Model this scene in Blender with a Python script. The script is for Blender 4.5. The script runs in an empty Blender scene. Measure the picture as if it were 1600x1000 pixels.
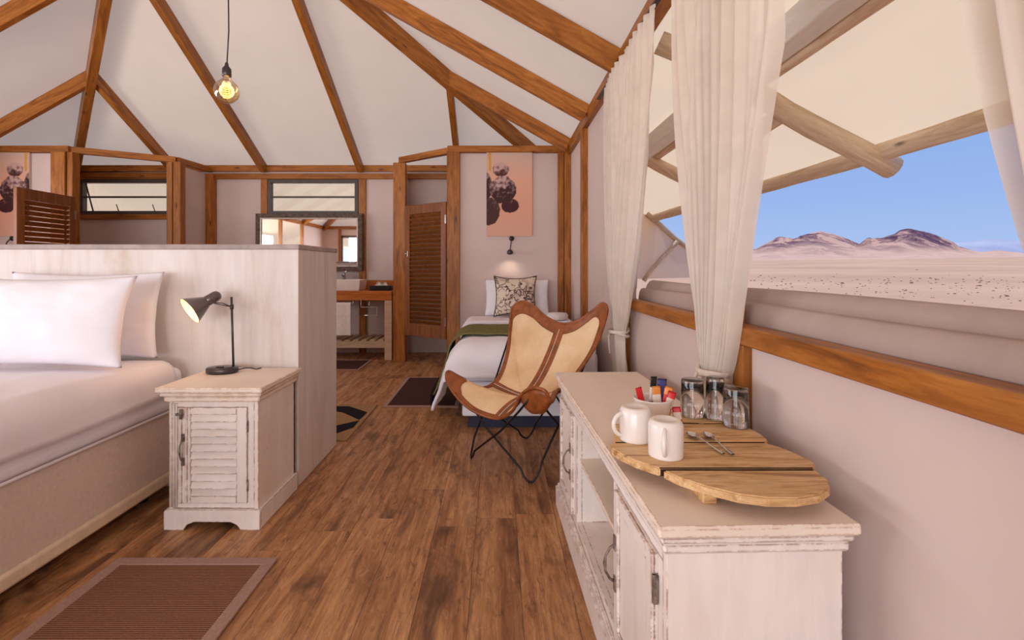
import bpy, bmesh, math, random
from mathutils import Vector, Matrix, noise
random.seed(7)
R = math.radians
S = bpy.context.scene
COL = S.collection

# ------------------------------------------------------------------ camera
EYE = 1.15
cam_d = bpy.data.cameras.new('camera'); cam = bpy.data.objects.new('camera', cam_d); COL.objects.link(cam)
cam.location = (0, 0, EYE); cam.rotation_euler = (R(90), 0, 0)
cam_d.lens = 17.1; cam_d.sensor_width = 36; cam_d.clip_start = 0.05; cam_d.clip_end = 9000
cam_d.shift_x = 21/1600; cam_d.shift_y = -82/1600
S.camera = cam
# ------------------------------------------------------------------ sky, sun, exposure
W = bpy.data.worlds.new('sky'); S.world = W; W.use_nodes = True
wn = W.node_tree.nodes; wl = W.node_tree.links
bg = wn['Background']
tc = wn.new('ShaderNodeTexCoord'); sp = wn.new('ShaderNodeSeparateXYZ'); rp = wn.new('ShaderNodeValToRGB')
wl.new(tc.outputs['Generated'], sp.inputs[0]); wl.new(sp.outputs['Z'], rp.inputs[0]); wl.new(rp.outputs[0], bg.inputs[0])
e = rp.color_ramp.elements
e[0].position = 0.0; e[0].color = (0.46, 0.61, 0.93, 1)
e[1].position = 0.5; e[1].color = (0.16, 0.33, 0.80, 1)
m_ = e.new(0.12); m_.color = (0.34, 0.51, 0.91, 1)
bg.inputs[1].default_value = 0.95
sun_d = bpy.data.lights.new('sun', 'SUN'); sun = bpy.data.objects.new('sun', sun_d); COL.objects.link(sun)
sun_d.energy = 3.2; sun_d.angle = R(0.6); sun_d.color = (1.0, 0.93, 0.82)
sun.rotation_euler = (R(-6), R(7), 0)
def area(name, loc, rot, sx, sy, en, colr):
    d = bpy.data.lights.new(name, 'AREA'); d.shape = 'RECTANGLE'; d.size = sx; d.size_y = sy; d.energy = en; d.color = colr
    o = bpy.data.objects.new(name, d); COL.objects.link(o); o.location = loc; o.rotation_euler = rot
    return o
# fill lamps added outside the front glazing and left openings to brighten the room
area('fill_front', (-2.6, -3.6, 1.15), (R(90), 0, 0), 5.0, 2.0, 330, (0.98, 0.965, 1.0))
area('fill_left', (-6.5, 1.7, 1.4), (0, R(-90), 0), 1.3, 5.4, 190, (0.98, 0.965, 1.0))
vs = S.view_settings
vs.view_transform = 'Standard'; vs.look = 'None'; vs.exposure = -0.02; vs.gamma = 1.0; vs.use_curve_mapping = False
S.cycles.use_denoising = True
S.cycles.max_bounces = 10; S.cycles.diffuse_bounces = 6; S.cycles.transparent_max_bounces = 16
S.cycles.caustics_reflective = False; S.cycles.caustics_refractive = False
S.cycles.sample_clamp_indirect = 6

# ------------------------------------------------------------------ materials
def lin(c):
    return tuple(((x/255)/12.92 if x/255 <= .04045 else ((x/255+.055)/1.055)**2.4) for x in c) + (1,)
MATS = {}
def newmat(name):
    m = bpy.data.materials.new(name); m.use_nodes = True
    return m, m.node_tree.nodes, m.node_tree.links, m.node_tree.nodes['Principled BSDF']
def setc(b, rough=.6, metal=0, spec=.4):
    b.inputs['Roughness'].default_value = rough; b.inputs['Metallic'].default_value = metal
    b.inputs['Specular IOR Level'].default_value = spec
def coords(n, l, scale=(1, 1, 1), rnd=True, kind='Object'):
    t = n.new('ShaderNodeTexCoord'); mp = n.new('ShaderNodeMapping'); mp.inputs['Scale'].default_value = scale
    if rnd:
        oi = n.new('ShaderNodeObjectInfo'); ml = n.new('ShaderNodeMath'); ml.operation = 'MULTIPLY'; ml.inputs[1].default_value = 37
        l.new(oi.outputs['Random'], ml.inputs[0])
        ad = n.new('ShaderNodeVectorMath'); ad.operation = 'ADD'
        l.new(t.outputs[kind], ad.inputs[0]); l.new(ml.outputs[0], ad.inputs[1]); l.new(ad.outputs[0], mp.inputs[0])
    else:
        l.new(t.outputs[kind], mp.inputs[0])
    return mp.outputs[0]
def nz(n, l, vec, scale, detail=4, rough=.6, dist=0):
    t = n.new('ShaderNodeTexNoise'); t.inputs['Scale'].default_value = scale; t.inputs['Detail'].default_value = detail
    t.inputs['Roughness'].default_value = rough; t.inputs['Distortion'].default_value = dist
    l.new(vec, t.inputs['Vector']); return t.outputs['Fac']
def ramp(n, l, fac, stops):
    r = n.new('ShaderNodeValToRGB'); l.new(fac, r.inputs[0]); el = r.color_ramp.elements
    while len(el) < len(stops): el.new(.5)
    for k, (p, c) in enumerate(stops): el[k].position = p; el[k].color = c
    return r.outputs[0]
def mixc(n, l, fac, a, b, mode='MIX'):
    m = n.new('ShaderNodeMix'); m.data_type = 'RGBA'; m.blend_type = mode
    for k, v in ((0, fac), (6, a), (7, b)):
        if hasattr(v, 'is_linked') or isinstance(v, bpy.types.NodeSocket): l.new(v, m.inputs[k])
        else: m.inputs[k].default_value = v
    return m.outputs[2]
def bump(n, l, b, h, st=.3, d=.01):
    bp = n.new('ShaderNodeBump'); bp.inputs['Strength'].default_value = st; bp.inputs['Distance'].default_value = d
    l.new(h, bp.inputs['Height']); l.new(bp.outputs[0], b.inputs['Normal'])
BW = lambda v: (v, v, v, 1)

def plain(name, c, rough=.5, metal=0, spec=.4, var=.06, nsc=8, bmp=0):
    m, n, l, b = newmat(name); setc(b, rough, metal, spec)
    v = coords(n, l); f = nz(n, l, v, nsc)
    c = lin(c); lo = tuple(x*(1-var*2.2) for x in c[:3])+(1,); hi = tuple(min(1, x*(1+var*2.2)) for x in c[:3])+(1,)
    l.new(ramp(n, l, f, [(.3, lo), (.7, hi)]), b.inputs['Base Color'])
    if bmp: bump(n, l, b, nz(n, l, v, nsc*6), bmp, .004)
    MATS[name] = m; return m
def wood(name, dark, mid, light, axis='X', rough=.45, fine=1.0, knots=True, spec=.35, bst=.15):
    m, n, l, b = newmat(name); setc(b, rough, 0, spec)
    sc = {'X': (1, 9, 9), 'Y': (9, 1, 9), 'Z': (9, 9, 1)}[axis]; sc = tuple(s*fine for s in sc)
    v = coords(n, l, sc); f = nz(n, l, v, 2.2, 8, .65, 1.2); g = nz(n, l, v, 9, 5, .7)
    c = ramp(n, l, f, [(.28, lin(dark)), (.5, lin(mid)), (.72, lin(light))])
    c = mixc(n, l, ramp(n, l, g, [(.35, BW(.35)), (.6, BW(0))]), c, lin(dark))
    if knots:
        v2 = coords(n, l, {'X': (1.6, 5, 5), 'Y': (5, 1.6, 5), 'Z': (5, 5, 1.6)}[axis])
        vo = n.new('ShaderNodeTexVoronoi'); vo.inputs['Scale'].default_value = 1.6; l.new(v2, vo.inputs['Vector'])
        c = mixc(n, l, ramp(n, l, vo.outputs['Distance'], [(.04, BW(.85)), (.13, BW(0))]), c, tuple(x*.35 for x in lin(dark)[:3])+(1,))
    oi = n.new('ShaderNodeObjectInfo')
    c = mixc(n, l, .5, c, ramp(n, l, oi.outputs['Random'], [(0, BW(.62)), (1, BW(1))]), 'MULTIPLY')
    l.new(c, b.inputs['Base Color']); bump(n, l, b, g, bst, .003)
    MATS[name] = m; return m
def canvas(name, c, transl=.45, transp=0.0, bsc=1.2, bst=.25, weave=0, tc_=None):
    m, n, l, b = newmat(name); n.remove(b); out = [x for x in n if x.type == 'OUTPUT_MATERIAL'][0]
    v = coords(n, l, rnd=False); f = nz(n, l, v, bsc, 3)
    cc = lin(c); colr = ramp(n, l, f, [(.3, tuple(x*.93 for x in cc[:3])+(1,)), (.7, cc)])
    bp = n.new('ShaderNodeBump'); bp.inputs['Strength'].default_value = bst; bp.inputs['Distance'].default_value = .05; l.new(f, bp.inputs['Height'])
    d = n.new('ShaderNodeBsdfDiffuse'); t = n.new('ShaderNodeBsdfTranslucent')
    l.new(colr, d.inputs[0]); l.new(bp.outputs[0], d.inputs['Normal'])
    if tc_: t.inputs[0].default_value = lin(tc_)
    else: l.new(colr, t.inputs[0])
    mx = n.new('ShaderNodeMixShader'); mx.inputs[0].default_value = transl
    l.new(d.outputs[0], mx.inputs[1]); l.new(t.outputs[0], mx.inputs[2]); last = mx
    if transp:
        tr = n.new('ShaderNodeBsdfTransparent'); m2 = n.new('ShaderNodeMixShader')
        v3 = coords(n, l, rnd=False); f3 = nz(n, l, v3, 6, 2)
        l.new(ramp(n, l, f3, [(.3, BW(transp*.5)), (.7, BW(transp*1.4))]), m2.inputs[0])
        l.new(mx.outputs[0], m2.inputs[1]); l.new(tr.outputs[0], m2.inputs[2]); last = m2
    l.new(last.outputs[0], out.inputs[0]); MATS[name] = m; return m
def paint(name, c, axis='Z', amount=.5, under=(126, 88, 58), grain=.25):
    """white distressed paint: chips through to brown timber, more along the arrises"""
    m, n, l, b = newmat(name); setc(b, .55, 0, .3)
    sc = {'X': (1.2, 7, 7), 'Y': (7, 1.2, 7), 'Z': (7, 7, 1.2)}[axis]
    v = coords(n, l, sc); f = nz(n, l, v, 3.2, 8, .72, .6); v1 = coords(n, l); g = nz(n, l, v1, 3.0, 3)
    cc = lin(c)
    base = ramp(n, l, nz(n, l, v, 2.0, 6, .7), [(.3, tuple(x*(1-grain) for x in cc[:3])+(1,)), (.6, cc)])
    base = mixc(n, l, ramp(n, l, g, [(.45, BW(0)), (.75, BW(.4))]), base, lin((224, 198, 176)))
    th = .30 + .07*amount
    chips = ramp(n, l, f, [(th-.03, BW(1)), (th+.02, BW(0))])
    bv = n.new('ShaderNodeBevel'); bv.samples = 4; bv.inputs['Radius'].default_value = .006
    ge = n.new('ShaderNodeNewGeometry'); dt = n.new('ShaderNodeVectorMath'); dt.operation = 'DOT_PRODUCT'
    l.new(bv.outputs[0], dt.inputs[0]); l.new(ge.outputs['Normal'], dt.inputs[1])
    edge = ramp(n, l, dt.outputs['Value'], [(.92, BW(1)), (.992, BW(0))])
    en = ramp(n, l, nz(n, l, v1, 26, 6, .75), [(.44, BW(0)), (.54, BW(1))])
    mm = n.new('ShaderNodeMath'); mm.operation = 'MULTIPLY'; l.new(edge, mm.inputs[0]); l.new(en, mm.inputs[1])
    ma = n.new('ShaderNodeMath'); ma.operation = 'MAXIMUM'; l.new(mm.outputs[0], ma.inputs[0]); l.new(chips, ma.inputs[1])
    c2 = mixc(n, l, ma.outputs[0], base, lin(under))
    l.new(c2, b.inputs['Base Color']); bump(n, l, b, f, .12, .003)
    MATS[name] = m; return m

wood('stain', (112, 62, 20), (176, 108, 42), (202, 134, 62), 'X', .42)
wood('stain_dark', (76, 40, 20), (118, 68, 34), (140, 84, 44), 'Z', .42)
wood('door_wood', (98, 54, 24), (140, 82, 38), (162, 100, 54), 'Z', .4)
wood('vanity_top', (160, 84, 30), (200, 118, 48), (214, 134, 62), 'X', .35)
wood('vanity_pale', (196, 164, 132), (214, 186, 156), (226, 200, 174), 'X', .5, knots=False)
wood('board_wood', (150, 96, 50), (238, 194, 136), (250, 222, 176), 'X', .5, 1.9, bst=.35)
plain('gap_shade', (58, 36, 22), .8, 0, .2, .3, 40)  # shade inside the board's plank gaps, put into the colour
wood('log', (176, 146, 112), (222, 198, 168), (238, 220, 194), 'X', .7, .8)
wood('white_beam', (226, 222, 214), (240, 237, 230), (246, 244, 240), 'X', .6, knots=False)
plain('slot_dark', (40, 22, 16), .7)
plain('black_metal', (74, 66, 66), .32, .5, .5, .04)
plain('lamp_metal', (112, 100, 98), .28, .7, .5, .04)
plain('frame_metal', (34, 32, 34), .35, .5, .5, .04)
plain('iron', (134, 118, 108), .5, .3, .5, .35, 60)
plain('chrome', (205, 205, 205), .15, 1, .5, .02)
plain('steel', (215, 212, 208), .2, 1, .5, .02)
plain('window_frame', (82, 74, 70), .45, 0, .4, .04)
plain('ceramic', (235, 228, 222), .22, 0, .5, .015)
plain('porcelain_foot', (240, 226, 200), .6, 0, .3, .03)
plain('linen', (242, 240, 246), .85, 0, .2, .012, 4, .12)
plain('linen_warm', (240, 234, 238), .85, 0, .2, .012, 4, .15)
plain('towel', (236, 230, 226), .95, 0, .1, .03, 30, .5)
plain('base_cloth', (216, 196, 182), .9, 0, .15, .03, 60, .3)
plain('base_trim', (222, 200, 172), .8, 0, .2, .04, 20, .2)
plain('throw', (122, 118, 74), .95, 0, .1, .10, 60, .5)
plain('fringe_dark', (44, 42, 34), .9, 0, .1, .1, 60)
plain('plinth_blue', (58, 60, 78), .8, 0, .2)
plain('rug_border', (172, 140, 128), .95, 0, .1, .06, 120, .5)
plain('rug_beige', (168, 132, 96), .95, 0, .1, .08, 90, .5)
plain('rug_black', (38, 34, 40), .95, 0, .1, .08, 90, .5)
plain('rug_dark', (78, 52, 48), .95, 0, .1, .08, 120, .5)
plain('wall_inner', (214, 196, 190), .85, 0, .2, .025, 1.5)
plain('flap_canvas', (182, 162, 154), .75, 0, .25, .05, 3, .05)
plain('leather', (146, 80, 38), .4, 0, .5, .18, 22, .2)
plain('rope', (226, 214, 200), .9, 0, .2, .05, 60, .4)
plain('red_paper', (214, 32, 40), .35, 0, .5, .05)
plain('orange_paper', (240, 150, 70), .35, 0, .5, .05)
plain('blue_paper', (60, 62, 120), .35, 0, .5, .05)
plain('white_paper', (236, 226, 214), .5, 0, .4, .02)
plain('black_paper', (30, 28, 30), .4)
plain('plastic_black', (26, 24, 26), .35)
plain('rock', (120, 96, 86), .9, 0, .1, .2, 2)
plain('scrub', (112, 98, 78), .95, 0, .05, .2, 2)
canvas('roof_canvas', (230, 212, 190), .36, 0, 1.1, .3)
canvas('awning_canvas', (250, 226, 190), .60, 0, .8, .15)
canvas('sheer', (242, 233, 222), .36, .20, 5, .1)
canvas('flap_side', (240, 220, 196), .4)

# cream hide of the chair
m, n, l, b = newmat('hide'); setc(b, .6, 0, .3); v = coords(n, l); f = nz(n, l, v, 5, 5, .6)
l.new(ramp(n, l, f, [(.3, lin((222, 184, 138))), (.55, lin((238, 206, 164))), (.75, lin((246, 220, 184)))]), b.inputs['Base Color'])
bump(n, l, b, nz(n, l, v, 30, 4), .15, .003); MATS['hide'] = m
# floor planks
def floor_mat(name, rnd):
    m, n, l, b = newmat(name); setc(b, .42, 0, .4)
    v = coords(n, l, (1, 1, 1), rnd); 
    def mp(sc):
        q = n.new('ShaderNodeMapping'); q.inputs['Scale'].default_value = sc; l.new(v, q.inputs[0]); return q.outputs[0]
    f = nz(n, l, mp((9, 1.1, 1)), 1.3, 8, .68, 1.4); g = nz(n, l, mp((60, 4.5, 1)), 1.5, 7, .78, .5); k9 = nz(n, l, mp((22, 9, 1)), 1.4, 7, .75, .8); h = nz(n, l, mp((6, 2.6, 1)), 1.1, 5, .6, .6)
    c = ramp(n, l, f, [(.27, lin((128, 80, 50))), (.42, lin((172, 120, 78))), (.58, lin((204, 152, 104))), (.76, lin((228, 186, 142)))])
    c = mixc(n, l, ramp(n, l, g, [(.38, BW(.5)), (.56, BW(0))]), c, lin((112, 72, 46)))
    c = mixc(n, l, ramp(n, l, k9, [(.34, BW(.75)), (.46, BW(0))]), c, lin((104, 66, 44))); c = mixc(n, l, ramp(n, l, k9, [(.56, BW(0)), (.68, BW(.45))]), c, lin((226, 184, 140)))
    c = mixc(n, l, ramp(n, l, h, [(.33, BW(.8)), (.47, BW(0))]), c, lin((92, 60, 42)))
    vo = n.new('ShaderNodeTexVoronoi'); vo.inputs['Scale'].default_value = 1.5; l.new(mp((3.4, 1.5, 1)), vo.inputs['Vector'])
    c = mixc(n, l, ramp(n, l, vo.outputs['Distance'], [(.025, BW(.9)), (.06, BW(.5)), (.13, BW(0))]), c, lin((56, 34, 24)))
    oi = n.new('ShaderNodeObjectInfo')
    c = mixc(n, l, .6, c, ramp(n, l, oi.outputs['Random'], [(0, (.86, .84, .82, 1)), (.5, (.94, .92, .90, 1)), (1, (1, 1, 1, 1))]), 'MULTIPLY')
    l.new(c, b.inputs['Base Color']); bump(n, l, b, g, .12, .002)
    l.new(ramp(n, l, f, [(.3, BW(.55)), (.7, BW(.36))]), b.inputs['Roughness'])
    MATS[name] = m
floor_mat('plank_mat', True)
# whitewashed laminate of the bed partition
m, n, l, b = newmat('whitewash'); setc(b, .5, 0, .3)
f = nz(n, l, coords(n, l, (6, 6, .7), False), 1.6, 7, .65, .8); g = nz(n, l, coords(n, l, (1.5, 1.5, 1.0), False), 1.8, 4, .6)
c = ramp(n, l, f, [(.3, lin((208, 194, 184))), (.5, lin((222, 212, 206))), (.7, lin((230, 223, 219)))])
c = mixc(n, l, ramp(n, l, g, [(.28, BW(.55)), (.40, BW(0))]), c, lin((190, 166, 142)))
l.new(c, b.inputs['Base Color']); MATS['whitewash'] = m
plain('cap_grey', (168, 154, 148), .5, 0, .3, .08, 12)
paint('paint_white', (242, 234, 228), 'Z', .42, (138, 92, 60), .12)
paint('paint_top', (240, 226, 212), 'Y', -.1, (170, 112, 68), .06)
paint('paint_slat', (240, 232, 226), 'X', .15)
# woven rug
m, n, l, b = newmat('rug_weave'); setc(b, .95, 0, .05)
wv = n.new('ShaderNodeTexWave'); wv.bands_direction = 'Y'; wv.inputs['Scale'].default_value = 36; wv.inputs['Distortion'].default_value = .6
wv.inputs['Detail'].default_value = 2; v = coords(n, l, rnd=False); l.new(v, wv.inputs['Vector'])
sp_ = nz(n, l, coords(n, l, (60, 200, 1), False), 2, 3)
c = ramp(n, l, wv.outputs['Fac'], [(.25, lin((98, 62, 48))), (.7, lin((158, 114, 92)))])
c = mixc(n, l, ramp(n, l, sp_, [(.55, BW(0)), (.75, BW(.6))]), c, lin((186, 144, 112)))
l.new(c, b.inputs['Base Color']); bump(n, l, b, wv.outputs['Fac'], .6, .004); MATS['rug_weave'] = m
# floral cushion
m, n, l, b = newmat('floral'); setc(b, .85, 0, .15)
v = coords(n, l, rnd=False); vo = n.new('ShaderNodeTexVoronoi'); vo.feature = 'DISTANCE_TO_EDGE'; vo.inputs['Scale'].default_value = 17
dn = n.new('ShaderNodeTexNoise'); dn.inputs['Scale'].default_value = 12; l.new(v, dn.inputs['Vector'])
av = n.new('ShaderNodeVectorMath'); av.operation = 'MULTIPLY_ADD'; av.inputs[1].default_value = (.12, .12, .12); l.new(dn.outputs['Color'], av.inputs[0]); l.new(v, av.inputs[2])
l.new(av.outputs[0], vo.inputs['Vector'])
ed = ramp(n, l, vo.outputs['Distance'], [(.03, BW(1)), (.10, BW(0))]); big = ramp(n, l, nz(n, l, v, 9, 3), [(.40, BW(0)), (.48, BW(1))])
mm = n.new('ShaderNodeMath'); mm.operation = 'MULTIPLY'; l.new(ed, mm.inputs[0]); l.new(big, mm.inputs[1])
c = mixc(n, l, ramp(n, l, nz(n, l, v, 7, 2), [(.5, BW(0)), (.62, BW(.55))]), lin((228, 212, 194)), lin((178, 140, 134)))
l.new(mixc(n, l, mm.outputs[0], c, lin((70, 52, 60))), b.inputs['Base Color']); MATS['floral'] = m
# glass / mirror / window glass
m, n, l, b = newmat('glass'); setc(b, .02, 0, .5); b.inputs['Transmission Weight'].default_value = 1; b.inputs['IOR'].default_value = 1.45; b.inputs['Base Color'].default_value = (.97, .97, .97, 1); MATS['glass'] = m
m, n, l, b = newmat('amber_glass'); n.remove(b); out = [x for x in n if x.type == 'OUTPUT_MATERIAL'][0]
t1 = n.new('ShaderNodeBsdfTransparent'); t1.inputs[0].default_value = (1, .82, .55, 1); g1 = n.new('ShaderNodeBsdfGlossy'); g1.inputs['Roughness'].default_value = .05
fr = n.new('ShaderNodeLayerWeight'); fr.inputs[0].default_value = .35; mx = n.new('ShaderNodeMixShader')
l.new(fr.outputs['Facing'], mx.inputs[0]); l.new(t1.outputs[0], mx.inputs[1]); l.new(g1.outputs[0], mx.inputs[2]); l.new(mx.outputs[0], out.inputs[0]); MATS['amber_glass'] = m
m, n, l, b = newmat('pane'); n.remove(b); out = [x for x in n if x.type == 'OUTPUT_MATERIAL'][0]
t1 = n.new('ShaderNodeBsdfTransparent'); t1.inputs[0].default_value = (.96, .97, .97, 1); g1 = n.new('ShaderNodeBsdfGlossy'); g1.inputs['Roughness'].default_value = .02
mx = n.new('ShaderNodeMixShader'); mx.inputs[0].default_value = .06
l.new(t1.outputs[0], mx.inputs[1]); l.new(g1.outputs[0], mx.inputs[2]); l.new(mx.outputs[0], out.inputs[0]); MATS['pane'] = m
m, n, l, b = newmat('mirror'); setc(b, .02, 1, .5); b.inputs['Base Color'].default_value = (.9, .9, .9, 1); MATS['mirror'] = m
def glow(name, c, st):
    m, n, l, b = newmat(name); b.inputs['Base Color'].default_value = lin(c); b.inputs['Emission Color'].default_value = lin(c); b.inputs['Emission Strength'].default_value = st; MATS[name] = m
glow('filament', (255, 190, 80), 3); glow('bulb_glow', (255, 180, 90), 4)
m, n, l, b = newmat('shade_inner'); setc(b, .5); b.inputs['Base Color'].default_value = lin((240, 214, 180)); MATS['shade_inner'] = m
# desert
m, n, l, b = newmat('sand'); setc(b, .95, 0, .05); v = coords(n, l, rnd=False)
f = nz(n, l, v, .02, 8, .6); g = nz(n, l, v, .6, 6, .7)
c = ramp(n, l, f, [(.3, lin((186, 148, 124))), (.6, lin((208, 170, 142))), (.8, lin((218, 184, 158)))])
c = mixc(n, l, ramp(n, l, g, [(.30, BW(.35)), (.42, BW(0))]), c, lin((160, 128, 108)))
l.new(c, b.inputs['Base Color']); MATS['sand'] = m
m, n, l, b = newmat('hill_rock'); setc(b, .95, 0, .05); v = coords(n, l, rnd=False)
f = nz(n, l, coords(n, l, (1, .35, 1.6), False), .022, 9, .75, .8); g = nz(n, l, v, .05, 6, .7)
at = n.new('ShaderNodeAttribute'); at.attribute_name = 'rocky'
c0 = ramp(n, l, g, [(.3, lin((196, 158, 140))), (.7, lin((220, 184, 162)))])
c1 = ramp(n, l, f, [(.42, lin((82, 58, 78))), (.50, lin((132, 98, 102))), (.56, lin((204, 164, 146)))])
l.new(mixc(n, l, at.outputs['Fac'], c0, c1), b.inputs['Base Color']); MATS['hill_rock'] = m
m, n, l, b = newmat('hill_far'); setc(b, .95, 0, .05); v = coords(n, l, rnd=False)  # distance haze is painted into this pale bluish colour
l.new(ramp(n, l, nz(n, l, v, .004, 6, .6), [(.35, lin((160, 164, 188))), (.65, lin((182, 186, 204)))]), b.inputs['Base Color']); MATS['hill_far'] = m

# ------------------------------------------------------------------ mesh helpers
class MB:
    def __init__(s): s.bm = bmesh.new(); s.mi = 0
    def _tag(s, faces, smooth=False):
        for f in faces: f.material_index = s.mi; f.smooth = smooth
    def box(s, x0, x1, y0, y1, z0, z1, bev=0, mat=None, seg=1):
        x0, x1 = min(x0, x1), max(x0, x1); y0, y1 = min(y0, y1), max(y0, y1); z0, z1 = min(z0, z1), max(z0, z1)
        r = bmesh.ops.create_cube(s.bm, size=1); vs_ = r['verts']
        for v in vs_: v.co = Vector(((x0+x1)/2+v.co.x*(x1-x0), (y0+y1)/2+v.co.y*(y1-y0), (z0+z1)/2+v.co.z*(z1-z0)))
        fs = set(f for v in vs_ for f in v.link_faces)
        if bev:
            es = list(set(e_ for v in vs_ for e_ in v.link_edges))
            b_ = bmesh.ops.bevel(s.bm, geom=es, offset=bev, segments=seg, affect='EDGES', profile=.5)
            fs = set(b_['faces']) | {f for f in fs if f.is_valid}
            vs_ = list(set(v for f in fs for v in f.verts))
        s._tag(fs, bev > 0 and seg > 1)
        if mat: bmesh.ops.transform(s.bm, matrix=mat, verts=vs_)
        return vs_
    def prism(s, pts, h0, h1, axis='Z', mat=None):
        """extrude a 2D outline between h0 and h1 along an axis"""
        def P(a, b_, h): return {'Z': (a, b_, h), 'Y': (a, h, b_), 'X': (h, a, b_)}[axis]
        lo = [s.bm.verts.new(P(a, b_, h0)) for a, b_ in pts]; hi = [s.bm.verts.new(P(a, b_, h1)) for a, b_ in pts]
        fs = [s.bm.faces.new(lo[::-1]), s.bm.faces.new(hi)]
        k = len(pts)
        for i in range(k): fs.append(s.bm.faces.new((lo[i], lo[(i+1) % k], hi[(i+1) % k], hi[i])))
        s._tag(fs)
        if mat: bmesh.ops.transform(s.bm, matrix=mat, verts=lo+hi)
        return lo+hi
    def tube(s, pts, rad, seg=10, closed=False, cap=True, smooth=True):
        pts = [Vector(p) for p in pts]; k = len(pts)
        rad = rad if isinstance(rad, (list, tuple)) else [rad]*k
        rings = []; prev = None
        for i in range(k):
            a = pts[(i-1) % k] if (closed or i > 0) else pts[i]; c_ = pts[(i+1) % k] if (closed or i < k-1) else pts[i]
            t = (c_-a).normalized()
            if prev is None:
                u = t.cross(Vector((0, 0, 1)));
                if u.length < .1: u = t.cross(Vector((1, 0, 0)))
                u.normalize()
            else: u = (prev - t*prev.dot(t)).normalized()
            w = t.cross(u); prev = u
            rings.append([s.bm.verts.new(pts[i]+(u*math.cos(2*math.pi*j/seg)+w*math.sin(2*math.pi*j/seg))*rad[i]) for j in range(seg)])
        fs = []
        for i in range(k if closed else k-1):
            A = rings[i]; B = rings[(i+1) % k]
            for j in range(seg): fs.append(s.bm.faces.new((A[j], A[(j+1) % seg], B[(j+1) % seg], B[j])))
        s._tag(fs, smooth)
        if cap and not closed: s._tag([s.bm.faces.new(rings[0][::-1]), s.bm.faces.new(rings[-1])])
    def lathe(s, prof, seg=32, mat=None, smooth=True, cx=0, cy=0):
        rings = []; allv = []
        for r_, z in prof:
            if r_ < 1e-6: ring = [s.bm.verts.new((cx, cy, z))]
            else: ring = [s.bm.verts.new((cx+r_*math.cos(2*math.pi*j/seg), cy+r_*math.sin(2*math.pi*j/seg), z)) for j in range(seg)]
            rings.append(ring); allv += ring
        fs = []
        for A, B in zip(rings, rings[1:]):
            for j in range(seg):
                j2 = (j+1) % seg
                q = [A[j % len(A)], A[j2 % len(A)], B[j2 % len(B)], B[j % len(B)]]
                q2 = []
                for v in q:
                    if v not in q2: q2.append(v)
                if len(q2) > 2: fs.append(s.bm.faces.new(q2))
        s._tag(fs, smooth)
        if mat: bmesh.ops.transform(s.bm, matrix=mat, verts=allv)
    def grid(s, fn, nu, nv, smooth=True, closed=False):
        g = [[s.bm.verts.new(fn(i/nu, j/nv)) for j in range(nv+1)] for i in range(nu if closed else nu+1)]
        fs = []
        for i in range(nu):
            for j in range(nv):
                i2 = (i+1) % nu if closed else i+1
                fs.append(s.bm.faces.new((g[i][j], g[i2][j], g[i2][j+1], g[i][j+1])))
        s._tag(fs, smooth); return g, fs
    def build(s, name, mats, parent=None, fix=True):
        if fix: bmesh.ops.recalc_face_normals(s.bm, faces=s.bm.faces)
        me = bpy.data.meshes.new(name); s.bm.to_mesh(me); s.bm.free()
        for q in (mats if isinstance(mats, (list, tuple)) else [mats]): me.materials.append(MATS[q])
        o = bpy.data.objects.new(name, me); COL.objects.link(o)
        if parent: o.parent = parent
        return o
def tag(o, label=None, cat=None, group=None, kind=None):
    if label: o['label'] = label
    if cat: o['category'] = cat
    if group: o['group'] = group
    if kind: o['kind'] = kind
    return o
def thing(name, label, cat, loc=(0, 0, 0), rotz=0, group=None):
    o = bpy.data.objects.new(name, None); COL.objects.link(o); o.location = loc; o.rotation_euler = (0, 0, rotz)
    return tag(o, label, cat, group)
def structure(o, label=None, cat='structure'):
    return tag(o, label, cat, None, 'structure')
def bar(name, p0, p1, w, h, mat, parent=None, up=(0, 0, 1), bev=.004, drop=0):
    """a timber of its own: local X runs along it"""
    p0 = Vector(p0); p1 = Vector(p1); L = (p1-p0).length; x = (p1-p0).normalized(); up = Vector(up)
    y = up.cross(x).normalized(); z = x.cross(y)
    mb = MB(); mb.box(0, L, -w/2, w/2, -h/2-drop, h/2-drop, bev); o = mb.build(name, mat, parent)
    M = Matrix((x, y, z)).transposed().to_4x4(); M.translation = p0; o.matrix_basis = M
    return o
def copy_tree(o, parent=None):
    c = o.copy(); COL.objects.link(c)
    if parent: c.parent = parent
    for ch in [x for x in CH(o)]: copy_tree(ch, c)
    return c
def CH(o): return [x for x in bpy.data.objects if x.parent == o]

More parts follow.
